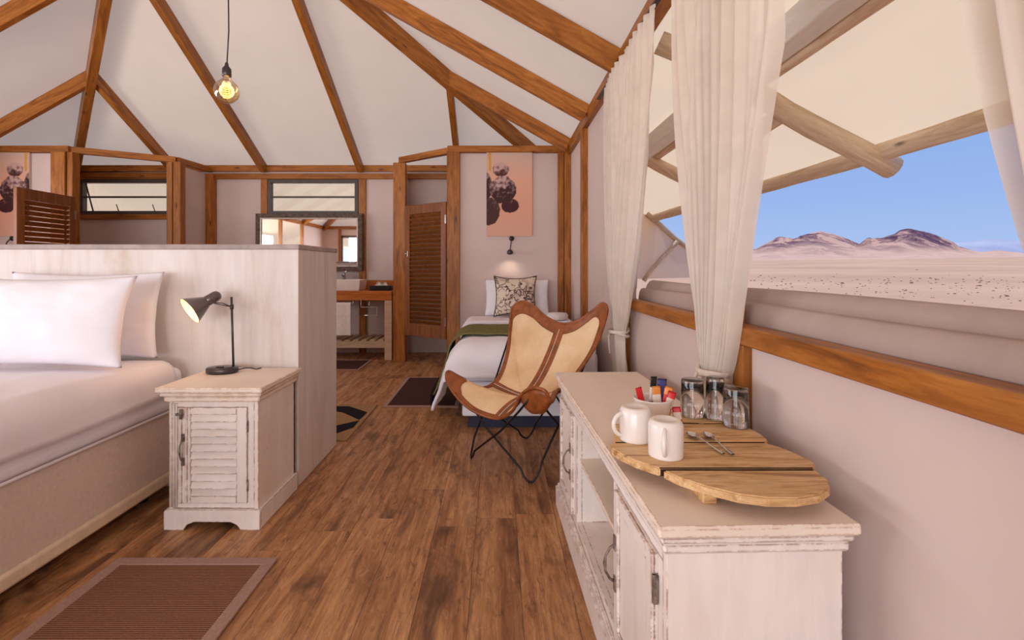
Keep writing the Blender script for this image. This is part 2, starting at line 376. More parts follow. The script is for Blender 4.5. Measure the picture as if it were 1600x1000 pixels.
# ------------------------------------------------------------------ ground and hills outside
def interp(tab, x):
    if x <= tab[0][0]: return tab[0][1]
    for (a, ya), (b_, yb) in zip(tab, tab[1:]):
        if x <= b_:
            t = (x-a)/(b_-a); t = t*t*(3-2*t)*.5+t*.5
            return ya+(yb-ya)*t
    return tab[-1][1]
GZ = -0.75
def plain_z(x, d):
    r = math.hypot(x, d); q = max(0, r-60)/1150
    return GZ + 22*q**1.25
RIDGE = [(900, 398), (1100, 397), (1150, 396), (1180, 391), (1200, 381), (1222, 373), (1236, 375), (1262, 366), (1281, 361), (1302, 365), (1325, 372), (1343, 381), (1356, 373), (1372, 376),
         (1395, 370), (1410, 362), (1422, 361), (1440, 366), (1460, 371), (1478, 378), (1500, 389), (1530, 395), (1560, 393), (1600, 397), (1700, 390), (1800, 380), (2000, 396)]
def terrain():
    bm = bmesh.new(); nt, nd = 300, 70; t0, t1 = .18, 1.7
    lay = None; rows = []; rocky = []
    ds = [1.3*(1.115**k) for k in range(nd)]
    ds = [d for d in ds if d < 640] + [640+k*22 for k in range(32)]
    for d in ds:
        row = []
        for i in range(nt+1):
            t = t0+(t1-t0)*i/nt; x = t*d
            if x < 1.0: x = 1.0
            z = plain_z(x, d); k = 0
            if d > 640:
                yr = interp(RIDGE, 779+760*t); zr = EYE+(418-yr)*960/760
                w = max(0, 1-abs(d-960)/310.0); w = w*w*(3-2*w)
                rn = noise.fractal(Vector((x*.006, d*.006, 3)), .9, 2.1, 5)
                rn2 = 1-abs(noise.noise(Vector((x*.012+.6*rn, d*.005, 9))))*2
                zz = z+(zr-z)*w
                k = max(0, min(1, (zz-z)/22.0))
                zz += k*(rn*9+rn2*9-5)*(1-max(0, 1-abs(d-960)/30))*w
                z = max(z, zz)
                k = max(0, min(1, (z-plain_z(x, d))/20.0-.35+rn*.8))
            rocky.append(k)
            row.append(bm.verts.new((x, d, z)))
        rows.append(row)
    for a, b_ in zip(rows, rows[1:]):
        for i in range(nt):
            f = bm.faces.new((a[i], a[i+1], b_[i+1], b_[i])); f.smooth = True
            f.material_index = 1 if min(v.co.y for v in f.verts) > 600 else 0
    bm.verts.index_update()
    me = bpy.data.meshes.new('desert_ground'); bm.to_mesh(me); bm.free()
    a = me.attributes.new('rocky', 'FLOAT', 'POINT'); a.data.foreach_set('value', rocky)
    me.materials.append(MATS['sand']); me.materials.append(MATS['hill_rock'])
    o = bpy.data.objects.new('desert_ground', me); COL.objects.link(o)
    return structure(o, 'pale sandy desert plain running out to two bare rocky hills', 'ground')
terrain()
# ground under and around the tent
mb = MB(); mb.box(-40, 40, -40, 60, GZ-.5, GZ-.02); structure(mb.build('sand_ground', 'sand'), 'sandy ground the tent stands on', 'ground')
def far_range():
    mb = MB()
    tab = [(1380, 396), (1440, 392), (1485, 381), (1510, 377), (1540, 373), (1562, 374), (1600, 377), (1660, 384), (1760, 394)]
    def fn(u, v):
        px = 1380+380*u; t = (px-779)/760; D = 3600-500*abs(v-.5)*2*1.0; D = 3600+1000*(v-.5)
        top = EYE+(418-interp(tab, px))*3600/760
        nn = noise.fractal(Vector((px*.03, v*3, 1)), .9, 2, 4)*8
        w = math.sin(math.pi*v)
        return (t*D, D, 20+(top-20+nn)*w)
    mb.grid(fn, 90, 12); return structure(mb.build('distant_mountain', 'hill_far'), 'hazy blue mountain range far behind the rocky hills', 'mountain')
far_range()
mb = MB()
rs = random.Random(3)
for k in range(300):
    q = rs.random(); px = rs.uniform(1150, 1620)
    y = rs.choice([rs.gauss(440, 5), rs.gauss(447, 9), rs.uniform(428, 480), rs.gauss(462, 8)])
    t = (px-779)/760; D = None
    for it in range(40, 900, 3):
        d = it*.5
        if 418-760*(plain_z(t*d, d)-EYE)/d < y: D = d; break
    if not D: continue
    s_ = D*rs.uniform(.0007, .0019)*(1.8 if rs.random() < .08 else 1)
    c = Vector((t*D, D, plain_z(t*D, D)+s_*.2))
    r_ = bmesh.ops.create_icosphere(mb.bm, subdivisions=1, radius=s_)
    for v in r_['verts']: v.co = c+Vector((v.co.x*1.3, v.co.y, v.co.z*.6))*rs.uniform(.7, 1.25)
tag(mb.build('desert_scrub', 'scrub'), 'low dark scrub and stones scattered over the desert plain', 'scrub', None, 'stuff')

# ------------------------------------------------------------------ tent shell
XR, XL, YB, YF = .80, -5.75, 6.6, -2.95
ZW = 2.53; SL = .56
XC = (XR+XL)/2; HW = (XR-XL)/2; ZR = ZW+SL*HW
YA, YA2 = YB-HW, YF+HW
def roofz(x, y): return ZW+SL*min(XR-x, x-XL, YB-y, y-YF)
# floor
T = .05
fl = MB(); fl.box(XL-.1, XR+.06, YF-.1, YB+.1, -.12, -.006); floor = structure(fl.build('floor', 'plank_mat'), 'wood plank floor of the tent', 'floor')
pk = MB(); pk.box(-.0895, .0895, -.5, .5, -.006, 0, .0006); pm = pk.build('plank', 'plank_mat', floor)
first = True; rs = random.Random(11)
for i in range(16):
    x = .71-.18*i; y = .25-rs.random()*.9
    while y < 6.6:
        L = 1.22; y1 = min(y+L, 6.6); y0 = max(y, .1)
        if y1-y0 > .05:
            o = pm if first else pm.copy()
            if not first: COL.objects.link(o)
            first = False
            o.location = (x, (y0+y1)/2, 0); o.scale = (1, y1-y0-.0015, 1)
        y += L
# ceiling canvas
mb = MB()
def quad(mb, pts, n=1):
    vs_ = [mb.bm.verts.new(p) for p in pts]; f = mb.bm.faces.new(vs_); f.material_index = mb.mi; return f
rx = [(XR, YF, ZW), (XR, YB, ZW), (XL, YB, ZW), (XL, YF, ZW), (XC, YA2, ZR), (XC, YA, ZR)]
quad(mb, [rx[0], rx[1], rx[5], rx[4]]); quad(mb, [rx[1], rx[2], rx[5]]); quad(mb, [rx[2], rx[3], rx[4], rx[5]]); quad(mb, [rx[3], rx[0], rx[4]])
ceiling = structure(mb.build('ceiling', 'roof_canvas'), 'pale canvas tent ceiling', 'ceiling')
# awning: the roof canvas carried on outside down to the eaves
mb = MB(); OV = 1.28; ze = ZW-SL*OV
o_ = [(XR+OV, YF-OV), (XR+OV, YB+OV), (XL-OV, YB+OV), (XL-OV, YF-OV)]; i_ = [(XR, YF), (XR, YB), (XL, YB), (XL, YF)]
for k in range(4):
    k2 = (k+1) % 4
    quad(mb, [(*i_[k], ZW), (*i_[k2], ZW), (*o_[k2], ze), (*o_[k], ze)])
awning = structure(mb.build('awning', 'awning_canvas'), 'cream canvas awning sloping down outside the window', 'awning')
def raf(p0, p1, w=.06, h=.145, name='rafter'):
    return bar(name, p0, p1, w, h, 'stain', ceiling, drop=h/2+.004)
# right-hand and left-hand rafters
for y in (5.24, 4.16, 3.1, 2.05, 1.0, -.1, -1.2):
    d = min(HW, YB-y, y-YF)
    raf((XR-.01, y, ZW), (XR-d+.03, y, ZW+SL*d-.02)); raf((XL+.01, y, ZW), (XL+d-.03, y, ZW+SL*d-.02))
for x in (-.54, -1.86, -3.16, -4.38):
    d = min(XR-x, x-XL)
    raf((x, YB-.01, ZW), (x, YB-d+.03, ZW+SL*d-.02), .07, .12)
for cx, cy, ax, ay in ((XR, YB, XC, YA), (XL, YB, XC, YA), (XR, YF, XC, YA2), (XL, YF, XC, YA2)):
    raf((cx, cy, ZW), (ax, ay, ZR), .085, .18, 'hip_rafter')
raf((XC, YA2, ZR), (XC, YA, ZR), .06, .17, 'ridge_beam')

# walls ---------------------------------------------------------------
def wallmesh(name, boxes, label, mat='wall_inner'):
    mb = MB()
    for b_ in boxes: mb.box(*b_)
    return structure(mb.build(name, mat), label, 'wall')
SILL = .905; HEAD = 2.40
wr = wallmesh('wall_right', [(XR, XR+T, 3.0, YB, 0, 2.5), (XR, XR+T, YF, 3.0, 0, SILL), (XR, XR+T, YF, -1.3, SILL, 2.5)], 'pinkish canvas wall with the open windows')
wb_holes = [(-5.66, -4.44), (-3.12, -1.90)]
WZ0, WZ1 = 1.87, 2.34
wb = wallmesh('wall_back', [(XL, XR, YB, YB+T, 0, WZ0), (XL, XR, YB, YB+T, WZ1, 2.5), (XL, -5.66, YB, YB+T, WZ0, WZ1), (-4.44, -3.12, YB, YB+T, WZ0, WZ1), (-1.90, XR, YB, YB+T, WZ0, WZ1)], 'pale canvas wall at the back of the room')
wl_ = wallmesh('wall_left', [(XL-T, XL, 4.6, YB, 0, 2.5), (XL-T, XL, YF, -1.2, 0, 2.5), (XL-T, XL, -1.2, 4.6, 0, .92)], 'canvas wall on the far left')
wf = wallmesh('wall_front', [(XL, -5.2, YF-T, YF, 0, 2.5), (-.2, XR, YF-T, YF, 0, 2.5), (-5.2, -.2, YF-T, YF, 2.2, 2.5)], 'canvas wall behind the camera with a glazed opening')
def tim(name, x0, x1, y0, y1, z0, z1, parent, mat='stain', bev=.004):
    """axis aligned timber, grain along its longest side"""
    dx, dy, dz = abs(x1-x0), abs(y1-y0), abs(z1-z0); c = ((x0+x1)/2, (y0+y1)/2, (z0+z1)/2)
    if dx >= dy and dx >= dz: return bar(name, (x0, c[1], c[2]), (x1, c[1], c[2]), dy, dz, mat, parent, (0, 0, 1), bev)
    if dy >= dz: return bar(name, (c[0], y0, c[2]), (c[0], y1, c[2]), dx, dz, mat, parent, (0, 0, 1), bev)
    return bar(name, (c[0], c[1], z0), (c[0], c[1], z1), dy, dx, mat, parent, (1, 0, 0), bev)
tim('wall_plate', XR-.045, XR+.03, YF, YB, 2.40, 2.51, wr)
tim('sill_rail', XR-.035, XR+.03, -1.3, 2.95, .905, .963, wr)
for y, w in ((4.40, .088), (3.0, .09), (1.58, .09), (.2, .09), (-1.3, .09)):
    full = y > 3.5
    tim('post', XR-.055, XR+.01, y-w/2, y+w/2, 0, 2.40, wr) if full or y < 0 else None
    if not full and y >= 0:
        tim('post', XR-.03, XR+.04, y-w/2, y+w/2, 0, .905, wr); tim('post', XR-.002, XR+.035, y+.06, y+.12, .96, 2.40, wr)
tim('wall_plate', XL, XR, YB-.05, YB+.02, 2.445, 2.53, wb); tim('lower_plate', XL, XR, YB-.035, YB+.01, 2.345, 2.42, wb)
for x in (-.54, -1.84, -3.17, -4.38):
    tim('post', x-.045, x+.045, YB-.03, YB+.01, 0, 2.345, wb)
tim('window_header', -5.70, -4.42, YB-.05, YB, 2.36, 2.43, wb, 'stain'); 
tim('window_rail', -5.70, -4.42, YB-.04, YB, 1.80, 1.87, wb)
tim('wall_plate', XL-.03, XL+.045, YF, YB, 2.40, 2.51, wl_); tim('sill_rail', XL-.03, XL+.04, -1.2, 4.6, .90, .96, wl_)
for y in (4.6, 3.1, 1.6, .2, -1.2): tim('post', XL-.03, XL+.05, y-.045, y+.045, 0, 2.4, wl_)
tim('wall_plate', XL, XR, YF-.02, YF+.045, 2.40, 2.51, wf)
for x in (-5.2, -3.55, -1.9, -.2): tim('post', x-.045, x+.045, YF-.02, YF+.04, 0, 2.4, wf)
# front glazed doors
for k, (x0, x1) in enumerate(((-5.155, -3.595), (-3.505, -1.945), (-1.855, -.245))):
    mb = MB()
    for b_ in ((x0, x0+.06), (x1-.06, x1), ((x0+x1)/2-.03, (x0+x1)/2+.03)): mb.box(b_[0], b_[1], YF-.03, YF+.01, 0, 2.2)
    mb.box(x0, x1, YF-.03, YF+.01, 0, .1); mb.box(x0, x1, YF-.03, YF+.01, 2.12, 2.2)
    d_ = structure(mb.build('door_%d' % (k+1), 'window_frame'), 'glazed door in the front of the tent', 'door')
    p_ = MB(); p_.box(x0+.06, x1-.06, YF-.012, YF-.006, .1, 2.12); p_.build('pane', 'pane', d_)

# back windows
def window(nm, x0, x1, label, stays):
    mb = MB(); z0, z1 = WZ0, WZ1; f = .045
    y0, y1 = YB-.03, YB+.04
    mb.box(x0, x1, y0, y1, z1-f, z1, .003); mb.box(x0, x1, y0, y1, z0, z0+f, .003); mb.box(x0, x0+f, y0, y1, z0+f, z1-f); mb.box(x1-f, x1, y0, y1, z0+f, z1-f)
    w = structure(mb.build(nm, 'window_frame'), label, 'window')
    zm = (z0+z1)/2
    m2 = MB(); m2.box(x0+f, x1-f, YB-.02, YB+.015, zm-.011, zm+.011); m2.build('glazing_bar', 'window_frame', w)
    for a, b_ in ((z0+f, zm-.011), (zm+.011, z1-f)):
        p_ = MB(); p_.box(x0+f, x1-f, YB-.002, YB+.003, a, b_); p_.build('pane', 'pane', w)
    if stays:
        s_ = MB(); s_.tube([(x0+.10, YB-.05, z1-.05), (x0+.2, YB-.05, z0+.04)], .009, 6); s_.build('stay', 'window_frame', w)
        for q in (.42, .82):
            s_ = MB(); xx = x0+(x1-x0)*q; s_.tube([(xx, YB-.05, z0+.13), (xx+.035, YB-.05, z0+.03)], .006, 6); s_.build('stay', 'window_frame', w)
window('window_1', -5.66, -4.44, 'dark framed awning window with metal stays, beyond the open louvred door', True)
window('window_2', -3.12, -1.90, 'grey framed two-pane window above the mirror', False)

# inner partitions
AP = (-.50, 5.47); BP = (-1.21, 6.0)      # right diagonal with the closed door
wa = wallmesh('wall_alcove', [(AP[0], XR, 5.45, 5.49, 0, 2.43)], 'pale wall panel behind the single bed')
tim('wall_plate', AP[0]-.07, XR-.02, 5.40, 5.49, 2.435, 2.505, wa, 'stain')
tim('post', AP[0]-.075, AP[0]+.065, 5.40, 5.50, 0, 2.435, wa, 'stain')
tim('post', .66, .725, 5.39, 5.46, 0, 2.435, wa, 'stain'); tim('post', .728, XR, 5.36, 5.46, 0, 2.435, wa, 'stain')
wd = wallmesh('wall_bathroom', [(-1.27, -1.23, 6.02, YB, 0, 2.40)], 'short partition beside the louvred door')
ang = math.atan2(BP[1]-AP[1], BP[0]-AP[0])
bar('wall_plate', (AP[0], AP[1], 2.47), (BP[0], BP[1], 2.47), .07, .07, 'stain', wd)
tim('post', BP[0]-.08, BP[0]+.07, 5.95, 6.06, 0, 2.435, wd, 'stain')
P1 = (-4.83, 5.45); P2 = (-3.96, 5.97)
wc = wallmesh('wall_toilet', [(XL, P1[0], 5.45, 5.49, 0, 2.43), (-3.95, -3.92, 6.0, YB, 0, 2.40)], 'pale partition wall on the left behind the open door')
tim('wall_plate', XL, P1[0]+.05, 5.40, 5.49, 2.435, 2.505, wc)
bar('wall_plate', (P1[0], P1[1], 2.47), (P2[0], P2[1], 2.47), .07, .07, 'stain', wc)
bar('wall_plate', (P2[0]-.0, P2[1], 2.47), (-3.90, YB-.02, 2.47), .07, .07, 'stain', wc)
tim('post', P1[0]-.13, P1[0]+.03, 5.38, 5.48, 0, 2.435, wc); tim('post', P1[0]+.035, P1[0]+.10, 5.40, 5.50, 0, 2.435, wc)
tim('post', P2[0]-.07, P2[0]+.0, 5.90, 5.99, 0, 2.435, wc); tim('post', P2[0]+.01, P2[0]+.10, 5.90, 6.0, 0, 2.435, wc)
tim('post', -3.93, -3.82, YB-.10, YB, 0, 2.40, wc)
for x0, x1, p in ((-2.0, -1.3, wb),): pass

# outside timbers of the awning
def log(name, p0, p1, r, parent, seed=0, seg=12):
    p0 = Vector(p0); p1 = Vector(p1); L = (p1-p0).length; n_ = max(6, int(L/.15))
    mb = MB(); pts = []; rad = []
    for k in range(n_+1):
        u = k/n_; pts.append((u*L, .02*math.sin(u*9+seed), .015*math.sin(u*6+seed*2))); rad.append(r*(1+.13*noise.noise(Vector((u*L*2.2, seed, 0)))))
    mb.tube(pts, rad, seg); o = mb.build(name, 'log', parent)
    x = (p1-p0).normalized(); y = Vector((0, 0, 1)).cross(x).normalized(); z = x.cross(y)
    M = Matrix((x, y, z)).transposed().to_4x4(); M.translation = p0; o.matrix_basis = M
    return o
af = lambda x: ZW-SL*(x-XR)
log('eave_pole', (XR+OV-.03, -1.0, ze-.02), (XR+OV-.03, 7.6, ze-.03), .05, awning, 1)
for k, y in enumerate((2.66, 4.35, .9)):
    log('rafter_pole', (.88, y, af(.88)-.10), (XR+OV+.07, y, af(XR+OV+.07)-.075), .06, awning, 3+k)
log('brace_pole', (1.60, 2.70, af(1.6)-.09), (1.66, 4.3, af(1.66)-.15), .045, awning, 7)
log('purlin_pole', (1.40, -1.0, af(1.40)-.05), (1.40, 7.6, af(1.40)-.05), .045, awning, 5)
o = bar('white_beam', (1.28, -1.0, af(1.28)-.085), (1.28, 7.6, af(1.28)-.085), .11, .13, 'white_beam', awning)
for y in (7.4, -1.0): log('corner_pole', (XR+OV-.03, y, GZ), (XR+OV-.03, y, ze-.05), .05, awning, 11)
# slanting side flap at the end of the awning
sf = MB(); quad(sf, [(.86, 6.4, 2.3), (1.95, 6.4, 1.84), (2.75, 6.4, 1.22), (2.7, 6.4, 1.02), (.86, 6.4, .98)])
sflap = structure(sf.build('side_flap', 'flap_side'), 'cream canvas side flap closing the far end of the awning', 'tent flap')
log('flap_pole', (1.93, 6.38, 1.84), (2.95, 6.38, 1.08), .035, sflap, 4); log('flap_pole', (2.33, 6.37, 1.50), (1.9, 6.37, .98), .03, sflap, 2)

# rolled window flap lying on the sill outside
mb = MB()
prof = [(.845, .962), (.853, 1.00), (.866, 1.022), (.882, 1.030), (.892, 1.026), (.898, 1.050), (.912, 1.068), (.935, 1.074), (.965, 1.060), (.98, 1.02), (.97, .97), (.93, .93), (.86, .925)]
def fl_fn(u, v):
    k = int(round(v*len(prof))) % len(prof); a, b_ = prof[k]; y = -1.25+u*4.2
    return (a+.004*math.sin(y*5+k), y, b_+.006*math.sin(y*3.1+k*.5)*.5)
mb.grid(fl_fn, 60, len(prof)); bmesh.ops.remove_doubles(mb.bm, verts=mb.bm.verts, dist=1e-5)
tag(mb.build('window_flap', 'flap_canvas'), 'rolled grey-brown canvas window flap lying along the outer sill', 'window flap')

# ------------------------------------------------------------------ curtains
mb = MB(); mb.box(.728, .752, -.9, 3.6, 2.391, 2.403); 
tr = tag(mb.build('curtain_track', 'frame_metal'), 'thin dark curtain track under the beam above the windows', 'curtain track')
def curtain(label, y0, y1, yt, wt, zt, seed, topz=2.384, folds=6, X=.735, skew=0, back=.085):
    t = thing('sheer_curtain', label, 'curtain', (X, yt, 0), 0, None)
    mb = MB(); rnd = random.Random(seed); ph = [rnd.uniform(0, 6.3) for _ in range(6)]
    def prof_(z):
        # half-blend between header width and tie width
        if z >= zt:
            u = (z-zt)/(topz-zt); return .80*math.sin(u**.75*math.pi/2)+.20*u
        u = (zt-z)/zt; return -u
    def fn(a, v):
        z = topz*(1-v)+.004*v; s_ = prof_(z)
        c0 = (y0+y1)/2-yt; w0 = (y1-y0)/2
        if s_ >= 0:
            w = wt+(w0-wt)*s_; c = c0*s_; amp = .036+.004*s_; amp = amp+ .022*math.sin(math.pi*min(1, s_))
            lean = 0
        else:
            u = -s_; w = wt+.055*min(1, u*3)+.02*u; c = skew*u; amp = .030+.006*u
        q = a*2-1
        ff = folds
        sw = math.sin(q*ff*math.pi+ph[0]+.6*math.sin(z*1.7+ph[1])); off = (1-2*abs(sw)**.7)*amp+.4*amp*math.sin(q*ff*2.3*math.pi+ph[2]+z)
        off *= (.75+.25*math.sin(q*3+ph[3]))
        if abs(z-topz) < .05: off *= .8
        # bundle is rounder near the tie
        rr = max(0, 1-abs(z-zt)/.25); off = off*(1-.35*rr)+ (math.sqrt(max(0, 1-q*q))*.035-.01)*rr*(-1)
        yy = c+q*w+.008*math.sin(z*4+ph[4]+q*2)
        return (max(-back, min(.055 if z > 1 else .04, off)), yy, z)
    mb.grid(fn, 130, 60); mb.build('fabric', 'sheer', t, fix=False)
    for dz, rr, tl in ((.014, .009, .5), (-.010, .009, -.35)):
        m2 = MB(); pts = [((.052 if back > .06 else .04)*math.cos(k/24*2*math.pi)-.018, (wt+.012)*math.sin(k/24*2*math.pi), zt+dz+.02*tl*math.cos(k/24*2*math.pi)+.006*math.sin(k/24*4*math.pi)+ .35*tl*(wt)*math.sin(k/24*2*math.pi)*.5) for k in range(24)]
        m2.tube(pts, rr, 8, closed=True); m2.build('tieback', 'rope', t)
    m3 = MB(); m3.tube([(-.068, .01, zt), (-.075, .02, zt-.03), (-.07, .025, zt-.09), (-.066, .022, zt-.13)], .006, 8); m3.build('tieback_tail', 'rope', t)
    h = MB(); k = 0; yy = y0+.01
    while yy < y1-.005: h.box(-.004, .004, yy-yt-.003, yy-yt+.003, 2.375, 2.39); yy += .055
    h.build('hook', 'white_paper', t)['kind'] = 'stuff'
    return t
curtain('sheer cream curtain nearest the butterfly chair, tied with white rope', 2.28, 3.34, 2.90, .068, .765, 1)
curtain('wide sheer cream curtain hanging behind the drinking glasses', 1.26, 2.04, 1.665, .066, .79, 2, folds=5, X=.752, back=.045)
curtain('sheer curtain with its edge against the desert view, cut by the right picture edge', .02, .785, .43, .075, .79, 5, folds=5)

# ------------------------------------------------------------------ bed partition
HX0, HX1, HY0, HY1, HZ = -4.35, -1.052, 2.56, 3.155, 1.245
ht = thing('bed_partition', 'tall whitewashed wooden partition behind the double bed', 'headboard', ((HX0+HX1)/2, (HY0+HY1)/2, 0))
def rel(o, t): o.location = -Vector(t.location); return o
mb = MB(); mb.box(HX0, HX1-.018, HY0, HY0+.018, 0, HZ, .001); mb.box(HX0, HX1-.018, HY1-.018, HY1, 0, HZ, .001); mb.box(HX0, HX0+.018, HY0+.018, HY1-.018, 0, HZ)
rel(mb.build('body', 'whitewash', ht), ht)
mb = MB(); mb.box(HX1-.018, HX1, HY0-.004, HY1+.002, 0, HZ, .0015); rel(mb.build('end_panel', 'whitewash', ht), ht)
mb = MB(); mb.box(HX0-.01, HX1+.004, HY0-.008, HY1+.006, HZ, HZ+.027, .003); rel(mb.build('cap_board', 'cap_grey', ht), ht)['label'] = 'grey cap board'

# ------------------------------------------------------------------ double bed
bt = thing('double_bed', 'double bed with white linen and a beige upholstered base', 'bed', (-2.6, 1.5, 0))
BX0, BX1, BY0, BY1 = -3.56, -1.64, .5, 2.545
mb = MB(); mb.box(BX0, BX1, BY0, BY1, .115, .425, .012, None, 3); rel(mb.build('base', 'base_cloth', bt), bt)
mb = MB(); mb.box(BX0-.012, BX1+.012, BY0-.012, BY1, .078, .135, .012, None, 3); rel(mb.build('base_trim', 'base_trim', bt), bt)
for x in (BX0+.12, BX1-.12):
    for y in (BY0+.15, BY1-.15):
        mb = MB(); mb.lathe([(0, 0), (.03, 0), (.03, .08), (0, .08)], 16, cx=x, cy=y); rel(mb.build('leg', 'plastic_black', bt), bt)
mb = MB(); mb.box(BX0-.005, BX1+.008, BY0, BY1-.01, .427, .64, .045, None, 4); rel(mb.build('mattress', 'linen', bt), bt)
mb = MB()
for zz in (.437,):
    mb.tube([(BX1+.010, BY0+.05, zz), (BX1+.010, BY1-.05, zz)], .006, 8)
rel(mb.build('piping', 'linen_warm', bt), bt)
def fold(s, half, r, flare=.06):
    a = abs(s); sg = 1 if s >= 0 else -1
    if a <= half-r: return s, 0
    a -= half-r; q = r*math.pi/2
    if a <= q:
        th = a/r; return sg*(half-r+r*math.sin(th)), -(r-r*math.cos(th))
    a -= q; return sg*(half+flare*a), -(r+a)
def drape(name, mat, parent, cx, cy, hx, hy, top, dl, dr, df, db, r, nx=90, ny=90, wr=.008, flare=.06, thick=.012, hem=None, seed=0, hump=0):
    """cloth over a box: dl/dr/df/db are the lengths hanging at -x,+x,-y,+y"""
    def L(half, r): return half-r+r*math.pi/2
    sx0, sx1 = -(L(hx, r)+dl if dl is not None else hx), (L(hx, r)+dr if dr is not None else hx)
    sy0, sy1 = -(L(hy, r)+df if df is not None else hy), (L(hy, r)+db if db is not None else hy)
    mb = MB()
    def fn(u, v):
        s = sx0+(sx1-sx0)*u; t = sy0+(sy1-sy0)*v
        if hem: s, t = hem(s, t, u, v)
        def f1(s, d0, d1, half):
            if (s < 0 and d0 is None) or (s > 0 and d1 is None): return s, 0
            return fold(s, half, r, flare)
        x, z1 = f1(s, dl, dr, hx); y, z2 = f1(t, df, db, hy)
        z = -max(-z1, -z2)-.15*min(-z1, -z2)
        n1 = noise.fractal(Vector((s*2.2, t*1.6, seed)), .9, 2.1, 4); n2 = noise.noise(Vector((s*1.0, t*5, seed+4)))
        hang = min(1, -z/.08)
        x += n1*wr*hang*1.8*(1 if s > 0 else -1); y += n2*wr*hang
        z += (n1*wr+n2*wr*.5)*(1-hang*.7)
        if hump: z += hump*max(0, 1-(x/hx)**2)*max(0, 1-(y/hy)**2)
        return (cx+x, cy+y, top+z)
    mb.grid(fn, nx, ny); o = mb.build(name, mat, parent)
    md = o.modifiers.new('thick', 'SOLIDIFY'); md.thickness = thick; md.offset = 1
    return o
o = drape('duvet', 'linen_warm', bt, (BX0+BX1)/2, (BY0+BY1-.16)/2-.02, (BX1-BX0)/2+.012, (BY1-.16-BY0)/2+.075, .672, .12, .075, .10, None, .07, 90, 110, .010, .05, .016, hem=lambda s, t, u, v: (s*(1+.012*math.sin(t*2.2+.8)) if s > 0 else s, t), seed=2, hump=.012)
rel(o, bt)
def pillow(name, label, cat, w, h, t, mat, loc, tilt, rotz=0, pinch=.07, seed=0, group=None, wr=.01, ruffle=None, n=44):
    root = thing(name, label, cat, loc, rotz, group)
    mb = MB()
    def side(sg):
        def fn(u, v):
            a, b_ = u*2-1, v*2-1
            x = a*w/2*(1-pinch*(1-b_*b_)); z = b_*h/2*(1-pinch*(1-a*a)*1.2)
            th = ((1-abs(a)**2.6)*(1-abs(b_)**2.6))**.55*t/2
            nn = noise.fractal(Vector((a*1.8, b_*1.8, seed+sg)), .9, 2.1, 4)
            ax = min(1, 4*th/t)
            cr = noise.noise(Vector((a*7*(1 if abs(b_) < .7 else 1.8), b_*3, seed+7)))
            return (x, sg*(th+nn*wr*ax+cr*wr*.5*ax*(abs(a)**2+abs(b_)**2)), z)
        return fn
    mb.grid(side(-1), n, n); mb.grid(side(1), n, n)
    bmesh.ops.remove_doubles(mb.bm, verts=mb.bm.verts, dist=5e-4)
    body = mb.build('pillow_case' if cat == 'pillow' else 'cushion_cover', mat, root); body.rotation_euler = (tilt, 0, 0)
    body.location = (0, 0, h/2*math.cos(tilt)+t*.22*abs(math.sin(tilt)))
    if ruffle:
        m2 = MB(); pts = []
        for k in range(64):
            q = k/64*4; s_ = int(q); f_ = (q-s_)*2-1
            a, b_ = [(f_, -1), (1, f_), (-f_, 1), (-1, -f_)][s_]
            pts.append((a*w/2*(1-pinch*(1-b_*b_)), 0, b_*h/2*(1-pinch*(1-a*a)*1.2)))
        m2.tube(pts, .006, 6, closed=True); p = m2.build('piping', ruffle, root); p.rotation_euler = body.rotation_euler; p.location = body.location
    return root
pillow('bed_pillow', 'white pillow leaning on the partition, behind the larger front pillow', 'pillow', .78, .435, .14, 'linen', (-2.095, 2.458, .693), R(-7), 0, .07, 3)
pillow('bed_pillow', 'large white pillow in front at the head of the double bed', 'pillow', .86, .42, .18, 'linen', (-2.10, 2.205, .694), R(-13), 0, .08, 9)

